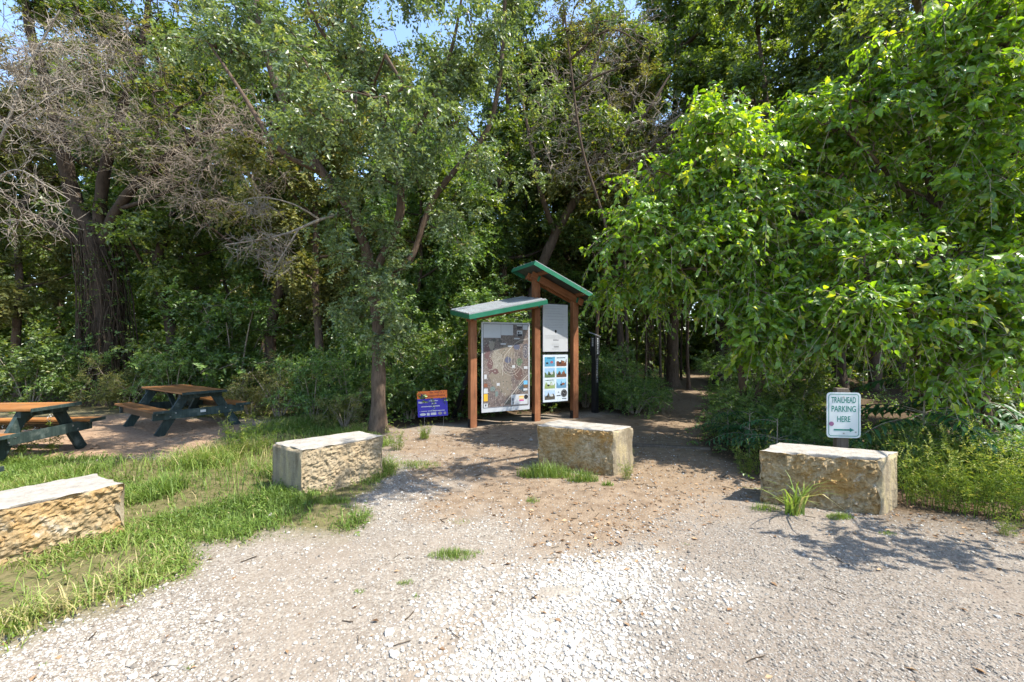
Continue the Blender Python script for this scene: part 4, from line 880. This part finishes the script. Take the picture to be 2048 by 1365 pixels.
# vines: hanging strands that wrap the trunk
n = 150; K = 9; zt_ = rng.uniform(1.5, 5.2, n); a = rng.uniform(0, 6.28, n); rr0 = rng.uniform(.29, .52, n); tt = np.linspace(0, 1, K)
z = zt_[:, None] * (1 - tt[None] * rng.uniform(.5, 1.0, (n, 1))); an = a[:, None] + np.cumsum(rng.normal(0, .12, (n, K)), 1)
ra = rr0[:, None] * (1 + .35 * (1 - z / 5.5)) + np.cumsum(rng.normal(0, .025, (n, K)), 1)
q = resample(limbs[0][0], .1); cx = np.interp(z, q[:, 2], q[:, 0]); cy = np.interp(z, q[:, 2], q[:, 1])
PV = np.stack([cx + ra * np.cos(an), cy + ra * np.sin(an) * .8, z], -1)
vn = empty('climbing_vine', (*B, 0), 0, 'tangle of climbing vine stems wrapped round the massive dark tree', 'vine')
Geo().tubes(PV, np.repeat(rng.uniform(.006, .02, (n, 1)), K, 1), 5).build('stem', M['bark_vine'], vn, smooth=True)
ii = rng.integers(0, n, 380); kk = rng.integers(0, K, 380); O = PV[ii, kk]; cg = Geo(); sprays(cg, O, nrm(rng.normal(size=(380, 3)) + np.array([0, -.4, -.2])), rng.uniform(.15, .4, 380), 9, .08, rng); cg.build('leaves', M['leaf_shrub'], vn)

# ---- bleached dead trees: one beyond the left edge, one behind the kiosk
def dead_tree(label, base, limbs_px, lobes_px, natt, seed, mat, arch=.1, leaves=0, rtip=.0045):
    global B
    B = np.array(base); rng = np.random.default_rng(seed)
    limbs = [([np.array([0, 0, -.05]) if isinstance(p, str) else Wl(*p) for p in pts], r0, r1) for pts, r0, r1 in limbs_px]
    P, R = grow(limbs, in_lobes(lob(lobes_px), natt, rng, .5), rng, rtip, arch=arch)
    # second-order twiglets
    O, D, L = twig_sprays(P, 2, rng, (.12, .4), -.05, .9); t = np.linspace(0, 1, 4)[None, :, None]
    SP = O[:, None] + D[:, None] * L[:, None, None] * t + np.cumsum(rng.normal(0, .02, (len(O), 4, 3)), 1)
    root = empty('dead_tree', (*B, 0), 0, label, 'dead tree')
    wood_geo(limbs, None, None, 9, 4).build('trunk', M['bark_grey' if mat == 'bark_twig' else mat], root, smooth=True)
    Geo().tubes(P, R, 4).tubes(SP, np.repeat(np.array([[.006, .005, .004, .003]]), len(SP), 0), 3).build('twigs', M[mat], root)
    if leaves:
        O, D, L = twig_sprays(P[:leaves], 1, rng, (.2, .4)); cg = Geo(); sprays(cg, O, D, L, 11, .085, rng); cg.build('crown', M['leaf_olive'], root)
    return root
dead_tree('bleached leafless tree leaning in from the left edge above the nearer picnic table', (-10.6, 8.6),
          [(['0', (-60, 560, 8.5), (-40, 380, 8.4), (10, 260, 8.3), (60, 130, 8.2), (120, 20, 8.2)], .06, .012), ([(-40, 380, 8.4), (30, 340, 8), (90, 370, 7.8), (140, 400, 7.7)], .02, .006), ([(10, 260, 8.3), (90, 200, 8), (160, 170, 7.9), (230, 190, 7.9)], .02, .006), ([(-50, 470, 8.4), (20, 440, 7.9), (70, 450, 7.8)], .018, .005)],
          [(60, 260, 8, (.7, .6, .6)), (60, 380, 7.9, (.7, .6, .5)), (110, 440, 7.8, (.5, .5, .4)), (150, 180, 8, (.8, .6, .5)), (30, 470, 7.9, (.4, .4, .3)), (110, 90, 8, (.8, .6, .6)), (30, 150, 8, (.7, .6, .6)), (200, 110, 8, (.6, .6, .5))], 420, 43, 'bark_dead', -.03, 0, .0028)
dead_tree('crooked tree with a cloud of grey bare twigs behind the high kiosk roof', (.3, 13.2),
          [(['0', (1050, 680, 13.2), (1075, 560, 13), (1110, 470, 12.8), (1150, 400, 12.6), (1180, 330, 12.3), (1200, 230, 12)], .24, .05), ([(1150, 400, 12.6), (1240, 350, 11.8), (1320, 280, 11.4), (1390, 240, 11.3)], .09, .02), ([(1180, 330, 12.3), (1280, 240, 11.6), (1340, 150, 11.5)], .08, .02), ([(1110, 470, 12.8), (1080, 380, 12), (1060, 280, 11.8), (1040, 180, 11.7)], .09, .02), ([(1150, 400, 12.6), (1140, 280, 12), (1180, 150, 11.6), (1220, 40, 11.5)], .09, .02)],
          [(1180, 330, 11.0, (1.3, .7, .8)), (1240, 250, 11.4, (1.6, 1, 1.1)), (1340, 260, 11.3, (1.2, .9, .9)), (1130, 280, 11.4, (1.2, .9, 1.1)), (1200, 150, 11.4, (1.4, 1, 1)), (1290, 350, 11.3, (1.1, .8, .6)), (1100, 180, 11.5, (1, .9, 1)), (1250, 60, 11.5, (1.3, 1, .8))], 820, 44, 'bark_twig', -.04, 90)
B = np.array([0., 0.])
# yellow-green sprays hanging at the top, right of the grey tree
dead_tree('slim leaning tree with yellow-green tip leaves in front of the bare twig cloud', (2.1, 10.6),
          [(['0', (1195, 640, 10.5), (1215, 480, 10.3), (1165, 300, 10), (1140, 120, 9.7), (1120, -60, 9.5)], .045, .015), ([(1140, 120, 9.7), (1220, 60, 9.3), (1300, 100, 9.1)], .03, .008), ([(1150, 180, 9.8), (1200, 150, 9.3), (1260, 130, 9.2)], .03, .008)],
          [(1200, 60, 9.2, (.8, .5, .5)), (1260, 100, 9.1, (.6, .4, .3)), (1150, 40, 9.3, (.7, .6, .7)), (1120, -60, 9.3, (1, .8, .6)), (1310, 115, 9.1, (.25, .2, .12))], 150, 45, 'bark_grey', .05, 150)['category'] = 'tree'

# ---- shrubs (prototypes, copied)
def shrub(seed, h, r, natt, leaf, m, per, mat, asp=.55, proto=LEAF, name='shrub', droop=.25):
    rng = np.random.default_rng(seed); limbs = []; lobes = []
    for k in range(7):
        a = k * .9 + rng.normal(0, .2); e = np.array([math.cos(a) * r * .7 * rng.uniform(.4, 1), math.sin(a) * r * .7 * rng.uniform(.4, 1), h * rng.uniform(.5, .9)])
        s = np.array([e[0] * .12, e[1] * .12, -.03]); limbs.append(([s, (s + e) / 2 + np.array([0, 0, .1 * h]), e], .018, .006))
        rr_ = r * rng.uniform(.35, .55); lobes.append((e, np.array([rr_, rr_, rr_ * .8 * h / (h + r) * 1.6]))); lobes.append((e * np.array([1.1, 1.1, .5]), np.array([rr_, rr_, h * .25])))
    att = clumped(lobes, natt, rng, 40, .26, .38); att = att[att[:, 2] > .04]
    P, R = grow(limbs, att, rng, .0025); O, D, L = twig_sprays(P, per, rng, (.12, .35), .2, .75)
    cg = Geo(); sprays(cg, O, D, L, m, leaf, rng, proto, asp, droop, .2, .85, .45)
    return plant(name, None, 'shrub', limbs, P, R, cg, M['bark_twig'], M[mat], None, sides=6, tw=3, woodname='stem', crownname='foliage')
SH_ = [shrub(61, 1.8, 1.3, 330, .07, 12, 3, 'leaf_shrub'), shrub(62, 1.5, 1.2, 300, .055, 13, 3, 'leaf_olive', .5), shrub(63, 1.9, 1.2, 300, .095, 9, 3, 'leaf_dark', .6), shrub(64, .9, .9, 240, .06, 10, 3, 'leaf_shrub', .6)]
for k, px, d_, s, lab in [
    (2, 60, 11.0, 1.0, 'dark bush behind the nearer picnic table at the left edge'), (0, 150, 11.5, .9, 'bush at the foot of the vine-hung tree, left side'), (1, 250, 10.8, .8, 'low olive bush between the two picnic tables'), (0, 345, 11.0, .8, 'bush directly behind the farther picnic tabletop'),
    (0, 470, 12.6, 1.75, 'large rounded bush behind and right of the farther picnic table'), (2, 400, 12.2, 1.2, 'dark bush left of the large rounded bush'), (1, 560, 9.8, .85, 'olive dry bush right of the farther picnic table'), (0, 625, 9.3, .75, 'light green bush between picnic tables and grey trunk'), (1, 500, 9.8, .55, 'small olive bush beside the right seat of the farther table'),
    (0, 700, 9.6, .85, 'bush just left of the grey tree trunk'), (1, 690, 8.6, .5, 'small bush at the foot of the grey trunk behind the stone block'), (0, 820, 9.5, 1.0, 'bush behind the orange and blue yard sign'), (2, 880, 9.9, 1.15, 'tall bush left of the kiosk map board'), (0, 925, 10.4, 1.35, 'pale green bush at the left kiosk post'), (2, 1010, 11.6, 1.1, 'dark bush behind the map board'), (0, 1095, 11.4, .7, 'low bush seen under the photo poster'), (0, 760, 10.6, 1.2, 'bush behind the grey tree trunk'),
    (0, 1235, 10.8, .8, 'bush just right of the black marker post'), (3, 1268, 10.2, 1.0, 'low leafy bush on the left side of the trail'), (0, 1170, 11.2, .8, 'bush between the right kiosk post and the marker post'), (3, 1300, 13, .7, 'low bush farther along the left of the trail'),
    (0, 1490, 9.2, .8, 'leafy bush hanging over the right side of the trail, beyond the low bush'), (3, 1500, 7.6, .95, 'low bush at the right of the trail mouth'), (3, 1540, 6.6, .85, 'low bush left behind the brown stone block'), (2, 1600, 7.4, .7, 'dark bush behind the left end of the brown stone block'), (3, 1640, 5.7, .6, 'small bush left of the parking sign post'), (3, 1760, 5.5, .6, 'small bush right of the parking sign post'), (3, 1880, 5.5, .75, 'bush behind the weeds right of the brown block'), (3, 2010, 5.0, .75, 'bush behind the weeds at the right edge'), (2, 1950, 6.8, .8, 'dark bush under the hanging tree at the right edge')]:
    place(SH_[k], at(px, d_), rng.uniform(0, 6.28), s, lab, 'shrubs along the woodland edge')

# ---- feather-leaved saplings
def pinnate(nf, seed, reach=.9):
    rng = np.random.default_rng(seed); g = Geo(); st = Geo()
    for k in range(nf):
        a = rng.uniform(0, 6.28); h0 = rng.uniform(.35, 1.0); s = np.array([0, 0, h0]); L = rng.uniform(.6, 1) * reach
        t = np.linspace(0, 1, 10)[:, None]; p = s + np.array([math.cos(a), math.sin(a), .35]) * L * t - UP * .5 * L * t ** 2
        st.tubes(p[None], np.linspace(.005, .002, 10)[None], 4)
        for i in range(2, 10):
            tv = nrm(p[i] - p[i - 1]); sd = nrm(np.cross(tv, UP))
            pos = np.repeat(p[i][None], 2, 0); ld = np.array([sd * .9 + tv * .45 - UP * .2, -sd * .9 + tv * .45 - UP * .2]) + rng.normal(0, .08, (2, 3))
            put_leaves(g, pos, ld, np.repeat(UP[None], 2, 0) + rng.normal(0, .15, (2, 3)), np.full(2, .17 * (1 - .35 * abs(i / 9 - .5))), .32, BIG, np.full(2, rng.normal(.5, .2)))
        put_leaves(g, p[-1:], nrm(p[-1:] - p[-2:-1]), UP[None], np.array([.15]), .32, BIG, np.array([.5]))
    st.tubes([[(0, 0, -.03), (.02, .01, .4), (0, 0, 1.0)]], [[.012, .01, .006]], 6)
    root = empty('feather_leaved_sapling', cat='shrub'); st.build('stem', M['bark_twig'], root); g.build('foliage', M['leaf_pinnate'], root); return root
pn_ = pinnate(12, 3)
for px, d_, s, lab in [(1850, 5.6, 1.25, 'dark feather-leaved sapling in the hollow right of the parking sign'), (1500, 6.2, .7, 'feather-leaved plant spreading over the trail edge left of the brown block'), (1455, 6.9, .6, 'feather-leaved plant at the right side of the trail mouth'), (1555, 5.6, .7, 'feather-leaved plant behind the left end of the brown block'), (985, 10.6, 2.2, 'tall feather-leaved sapling left of the kiosk roof'), (1960, 6.4, 1.3, 'feather-leaved sapling in the shade at the right edge')]:
    place(pn_, at(px, d_), rng.uniform(0, 6.28), s, lab, 'feather-leaved saplings')

# ---- weeds
def weed(seed, ns, h, mat='leaf_weed', leaf=.06, asp=.25, flower=0, name='weed'):
    rng = np.random.default_rng(seed); K = 6
    a = rng.uniform(0, 6.28, ns); r = rng.uniform(0, .16, ns); hh = h * rng.uniform(.55, 1.1, ns); t = np.linspace(0, 1, K)[None, :, None]
    base = np.stack([r * np.cos(a), r * np.sin(a), np.full(ns, -.02)], -1); ln = np.stack([np.cos(a), np.sin(a), np.zeros(ns)], -1) * rng.uniform(.05, .5, (ns, 1)) * h
    P = base[:, None] + UP * hh[:, None, None] * t + ln[:, None] * t ** 2
    root = empty(name, cat='weed'); Geo().tubes(P, np.repeat(np.linspace(.004, .0015, K)[None], ns, 0), 4).build('stem', M['leaf_weed'], root)
    O = P[:, 1:-1].reshape(-1, 3); D = nrm(rng.normal(0, 1, O.shape) * np.array([1, 1, .3]) + UP * .7)
    g = Geo(); sprays(g, np.repeat(O, 2, 0), np.repeat(D, 2, 0) + rng.normal(0, .5, (len(O) * 2, 3)), rng.uniform(.05, .14, len(O) * 2), 6, leaf, rng, NARROW, asp, .0, .1, .7, .4); g.build('foliage', M[mat], root)
    if flower:
        f = Geo(); q = P[:, -1]; q = np.repeat(q, flower, 0) + rng.normal(0, .022, (len(q) * flower, 3)); put_leaves(f, q, rng.normal(0, 1, q.shape), UP + rng.normal(0, .5, q.shape), np.full(len(q), .022), 1.0, LEAF, rng.random(len(q))); f.build('flowers', M['flower'], root)
    else:
        f = Geo(); sprays(f, P[:, -1], nrm(UP + rng.normal(0, .3, (ns, 3))), np.full(ns, .12), 10, .022, rng, LEAF, .6, tbase=np.full(ns, .95)); f.build('seed_head', M['leaf_weed'], root)
    return root
W1 = weed(71, 16, .55); W2 = weed(72, 12, .7, leaf=.05)
wl = [(1830, 1010), (1860, 985), (1885, 1020), (1915, 1000), (1945, 1030), (1970, 1000), (1995, 1035), (2025, 1005), (2060, 1045), (1820, 975), (1850, 950), (1900, 960), (1940, 965), (2000, 960), (2040, 970), (1985, 985), (2090, 1010), (2130, 1050)]
for i, (px, py) in enumerate(wl):
    q = G(px, py); place(W1 if i % 3 else W2, (q[0], q[1], 0), rng.uniform(0, 6.28), rng.uniform(.8, 1.2), 'tall yellow-green weed in the thicket right of the brown stone block', 'weeds in the right thicket')
for px, py, s, lab, w in [(1530, 955, .8, 'dry-headed weed leaning at the left end of the brown stone block', W2), (1490, 950, .6, 'tan weed beside the left corner of the brown block', W1), (850, 880, .5, 'small weed in the dirt below the yard sign', W1), (795, 900, .6, 'grey-green weed at the right end of the middle-left block', W1), (1255, 958, .4, 'small weed at the right corner of the tan block', W1), (2010, 1072, .35, 'small weed in the gravel at the right edge', W1), (1780, 905, .7, 'weed right behind the brown block near its right end', W2), (470, 912, 1.0, 'bright weed in the grass left of the pale stone block', W1), (520, 905, .95, 'weed near the left end of the pale stone block', W2), (1245, 935, .55, 'leafy weed against the right face of the tan block', W1)]:
    q = G(px, py); place(w, (q[0], q[1], 0), rng.uniform(0, 6.28), s, lab)
W3 = weed(73, 8, .62, leaf=.07, asp=.4, flower=9)
for px, py, s, lab in [(42, 912, .95, 'white-flowered weed before the near end of the left picnic table'), (100, 905, .8, 'second white-flowered weed, closer to the table leg')]:
    q = G(px, py); place(W3, (q[0], q[1], 0), 1.0, s, lab)

# ---- grass: blades as one mass, plus single tufts
def blades(g, x, y, h, w, rng, tint, lean=.6):
    n = len(x); a = rng.uniform(0, 6.28, n); dr = np.stack([np.cos(a), np.sin(a), np.zeros(n)], -1); sd = np.stack([-np.sin(a), np.cos(a), np.zeros(n)], -1)
    b = np.stack([x, y, H(x, y) - .01], -1); ln = rng.uniform(.15, 1, n) * lean
    V = np.zeros((n, 7, 3))
    for k, (t, ww) in enumerate(((0, 1), (.4, .85), (.75, .55))):
        c = b + UP * (h * t * (1 - .25 * ln * t))[:, None] + dr * (h * ln * t * t)[:, None]
        V[:, 2 * k] = c + sd * (w * ww / 2)[:, None]; V[:, 2 * k + 1] = c - sd * (w * ww / 2)[:, None]
    V[:, 6] = b + UP * (h * (1 - .38 * ln))[:, None] + dr * (h * ln)[:, None]
    Fc = np.array([(0, 1, 3), (0, 3, 2), (2, 3, 5), (2, 5, 4), (4, 5, 6)])
    g.add(V.reshape(-1, 3), ((np.arange(n) * 7)[:, None, None] + Fc[None]).reshape(-1, 3), np.repeat(np.clip(tint, 0, 1), 7))
rng = np.random.default_rng(91)
g = Geo()
x = rng.uniform(-8.5, -.6, 370000); y = rng.uniform(1.8, 10.5, 370000)
gm = np.maximum(msk(x, y, GRASS, .3), np.maximum(.9 * msk(x, y, GRASS2, .35), .45 * msk(x, y, GRASS3, .5)))
vis = (x > -2.4 * y)
dens = gm * vis * np.clip(.62 + .75 * snoise(x, y, 2.6), .06, 1)
k = rng.random(len(x)) < dens * .85; x, y = x[k][:190000], y[k][:190000]
hb = np.clip(.5 + .4 * snoise(x, y, 1.7), .2, 1); edge = np.clip(gm[k][:len(x)] * 1.3, .35, 1)
h = rng.uniform(.05, .19, len(x)) * (.45 + 1.15 * hb) * edge * np.where(y > 5.2, 1.25, 1)
blades(g, x, y, h, rng.uniform(.004, .0105, len(x)), rng, np.clip(rng.normal(.58, .2, len(x)) + .15 * snoise(x, y, 1.3) + np.where(rng.random(len(x)) < .07, .5, 0), 0, 1), 1.4)
kw = rng.random(len(x)) < .035; q_ = np.stack([x[kw], y[kw], np.full(kw.sum(), .01)], -1)      # small broad-leaved herbs among the blades
sprays(g, q_, nrm(rng.normal(0, .6, q_.shape) + UP), rng.uniform(.05, .16, len(q_)), 7, .035, rng, LEAF, .55, tbase=rng.normal(.35, .15, len(q_)))
tag(g.build('grass', M['grass']), 'long green grass growing round the left stone blocks', 'grass', kind='stuff')
def tuft(px, py, rx, ry, n, hmax, label, wmax=.006, lean=.7, tb=.5, name='grass_tuft'):
    q = G(px, py); g = Geo(); a = rng.uniform(0, 6.28, n); r = rng.random(n) ** .6
    x, y = q[0] + rx * r * np.cos(a), q[1] + ry * r * np.sin(a)
    blades(g, x, y, rng.uniform(.35, 1, n) * hmax * (1 - .45 * r), rng.uniform(.4, 1, n) * wmax, rng, rng.normal(tb, .2, n), lean)
    tag(g.build(name, M['grass']), label, 'grass tuft', 'grass tufts')
tuft(905, 1115, .19, .10, 620, .10, 'wide low grass tuft, largest on the gravel before the tan block')
tuft(958, 1108, .05, .04, 60, .05, 'little grass tuft joined to the right of the wide tuft')
tuft(811, 1170, .06, .035, 130, .055, 'small round grass tuft left above the pale gravel patch')
tuft(718, 1187, .045, .03, 90, .045, 'small grass tuft left of the small round tuft')
tuft(831, 1198, .03, .02, 60, .04, 'tiny dark grass tuft just below the small round tuft')
tuft(1066, 1003, .08, .06, 130, .10, 'grass tuft in the dirt in front of the tan block')
tuft(922, 1045, .13, .06, 60, .06, 'sparse dry grass tuft above the wide low tuft')
tuft(86, 1332, .035, .02, 80, .035, 'tiny grass tuft in the gravel at the bottom left corner')
tuft(376, 1338, .03, .02, 40, .04, 'thin pale green tuft near the bottom edge at left')
tuft(1680, 1038, .13, .06, 520, .10, 'dense bright mossy tuft at the foot of the brown block', .004)
tuft(1590, 1030, .09, .05, 46, .78, 'tall broad-bladed grass clump in front of the brown stone block', .024, 1.3, .62)
tuft(1530, 1022, .16, .06, 200, .14, 'low grass at the left corner of the brown block')
tuft(1090, 952, .36, .12, 1100, .30, 'thick grass fringe at the left foot of the tan block', .007)
tuft(1165, 962, .2, .08, 420, .24, 'dark grass fringe at the middle foot of the tan block', .007)
tuft(1215, 972, .08, .05, 90, .10, 'low leafy tuft at the right front corner of the tan block', .012)
tuft(848, 878, .08, .08, 60, .3, 'upright bright grass clump under the yard sign', .012, .5, .6)
tuft(1370, 1090, .05, .03, 20, .04, 'faint dry grass tuft in the dirt right of centre')
tuft(1775, 1068, .08, .04, 70, .07, 'low grass tuft below the right end of the brown block')
tuft(830, 930, .36, .2, 900, .10, 'shaded grass patch right of the pale stone block')
tuft(665, 1000, .2, .08, 420, .13, 'grass tuft at the front foot of the pale stone block')
tuft(585, 1003, .16, .08, 360, .22, 'taller grass at the near corner of the pale stone block')

# ---- fallen leaves, sticks, ground cover (stuff)
g = Geo()
y = 1.9 * (14 / 1.9) ** rng.random(22000); x = rng.uniform(-1.25, 1.25, 22000) * y
dm = .012 + .45 * msk(x, y, DIRT, .8, .3) + .8 * msk(x, y, FOREST, .6) + .4 * msk(x, y, RED, .3)
k = rng.random(len(x)) < dm; x, y = x[k], y[k]; n = len(x)
put_leaves(g, np.stack([x, y, H(x, y) + .008], -1), rng.normal(0, 1, (n, 3)) * np.array([1, 1, .15]), UP + rng.normal(0, .3, (n, 3)), rng.uniform(.02, .06, n), .5, LEAF, rng.normal(.5, .25, n))
tag(g.build('leaf_litter', M['litter']), 'dry brown leaves fallen on the dirt and trail', 'fallen leaves', kind='stuff')
g = Geo(); n = 700
y = 2.0 * (8 / 2.0) ** rng.random(n); x = rng.uniform(-1.1, 1.1, n) * y; k = rng.random(n) < (.10 + .8 * msk(x, y, DIRT, .8, .3)); x, y = x[k], y[k]; n = len(x)
a = rng.uniform(0, 6.28, n); L = rng.uniform(.03, .14, n); t = np.linspace(-.5, .5, 4)[None, :]
P = np.stack([x[:, None] + np.cos(a)[:, None] * L[:, None] * t, y[:, None] + np.sin(a)[:, None] * L[:, None] * t, (H(x, y) + .006)[:, None] + 0 * t], -1) + np.cumsum(rng.normal(0, .004, (n, 4, 3)), 1) * np.array([1, 1, .3])
g.tubes(P, np.repeat(rng.uniform(.0015, .004, (n, 1)), 4, 1), 4)
tag(g.build('twig_debris', M['bark_vine']), 'small broken twigs scattered on the dirt and gravel', 'twigs', kind='stuff')
g = Geo(); n = 9000
y = 4.6 * (26 / 4.6) ** rng.random(n); x = rng.uniform(-1.3, 1.3, n) * y
k = rng.random(n) < msk(x, y, FOREST, .5) * (1 - trail_mask(x, y)) * np.clip(.5 + .6 * snoise(x, y, 1.2), 0, 1); x, y = x[k], y[k]; n = len(x)
sprays(g, np.stack([x, y, rng.uniform(0, .12, n)], -1), nrm(rng.normal(0, .7, (n, 3)) + UP * .9), rng.uniform(.1, .35, n), 8, .065, rng, LEAF, .6)
tag(g.build('ground_cover', M['leaf_shrub']), 'low leafy ground cover under the trees', 'ground cover', kind='stuff')

# ---- undergrowth filling the shade between the trunks (one mass)
g = Geo(); n = 9000
y = rng.uniform(14, 30, n); x = rng.uniform(-1.4, 1.4, n) * y; z = rng.random(n) ** 1.5 * (1.6 + 2.6 * np.clip(.5 + .5 * snoise(x, y, .5), 0, 1.3))
k = rng.random(n) > trail_mask(x * 1.0, y) * 1.2; x, y, z = x[k], y[k], z[k]; n = len(x)
dt = np.min(np.abs(x - np.interp(y, TRAIL[:, 1], TRAIL[:, 0]))[None], 0); k = (dt > 1.1) | (z < .3); x, y, z = x[k], y[k], z[k]; n = len(x)
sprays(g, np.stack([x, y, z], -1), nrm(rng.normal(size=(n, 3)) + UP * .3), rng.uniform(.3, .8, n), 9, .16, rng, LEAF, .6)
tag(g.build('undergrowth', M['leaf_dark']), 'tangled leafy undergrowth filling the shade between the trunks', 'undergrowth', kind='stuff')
# ---- the far wood: one mass
g = Geo(); n = 46000
a = rng.uniform(-1.15, 1.15, n); r = rng.uniform(31, 46, n); z = rng.random(n) ** 1.35 * 19
O = np.stack([r * np.sin(a), r * np.cos(a), z], -1); k = z < 15 + 3.5 * snoise(O[:, 0], O[:, 1], .35); O = O[k]; n = len(O)
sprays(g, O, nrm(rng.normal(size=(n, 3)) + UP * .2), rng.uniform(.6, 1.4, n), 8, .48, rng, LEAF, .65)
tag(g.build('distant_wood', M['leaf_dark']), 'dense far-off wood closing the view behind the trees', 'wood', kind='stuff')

# ------------------------------------------------------------------ sun, sky, camera, render settings
EL, AZ = math.radians(56), math.radians(-16)                    # sun high on the right, a little behind the camera
sd = Vector((math.cos(EL) * math.cos(AZ), math.cos(EL) * math.sin(AZ), math.sin(EL)))
su = bpy.data.lights.new('sun', 'SUN'); su.energy = 3.7; su.angle = math.radians(.53); su.color = (1, .95, .85)
so = bpy.data.objects.new('sun', su); C.objects.link(so); so.rotation_euler = sd.to_track_quat('Z', 'Y').to_euler(); so.location = (10, 3, 20)
w = bpy.data.worlds.new('World'); bpy.context.scene.world = w; w.use_nodes = True
nt = w.node_tree; nt.nodes.clear(); ow = nt.nodes.new('ShaderNodeOutputWorld'); bg = nt.nodes.new('ShaderNodeBackground'); sky = nt.nodes.new('ShaderNodeTexSky')
sky.sky_type = 'NISHITA'; sky.sun_disc = False; sky.sun_elevation = EL; sky.sun_rotation = math.radians(90) - AZ
sky.air_density = 1.0; sky.dust_density = .6; sky.ozone_density = 1.5
nt.links.new(sky.outputs[0], bg.inputs[0]); bg.inputs[1].default_value = .148; nt.links.new(bg.outputs[0], ow.inputs[0])
cam = bpy.data.cameras.new('camera'); co = bpy.data.objects.new('camera', cam); C.objects.link(co)
cam.sensor_width = 36; cam.lens = 36 * F / 2048; cam.shift_y = (HZ - 682.5) / 2048; cam.clip_end = 3000; cam.clip_start = .05
co.location = (0, 0, EYE); co.rotation_euler = (math.radians(90), 0, 0)
sc = bpy.context.scene; sc.camera = co
sc.view_settings.view_transform = 'Standard'; sc.view_settings.look = 'None'; sc.view_settings.exposure = 1.74; sc.view_settings.gamma = 1
sc.render.engine = 'CYCLES'; cy = sc.cycles
cy.max_bounces = 7; cy.diffuse_bounces = 4; cy.glossy_bounces = 2; cy.transmission_bounces = 4; cy.transparent_max_bounces = 4
cy.sample_clamp_indirect = 6; cy.use_denoising = True; cy.use_adaptive_sampling = True; cy.adaptive_threshold = .02
cy.caustics_reflective = False; cy.caustics_refractive = False
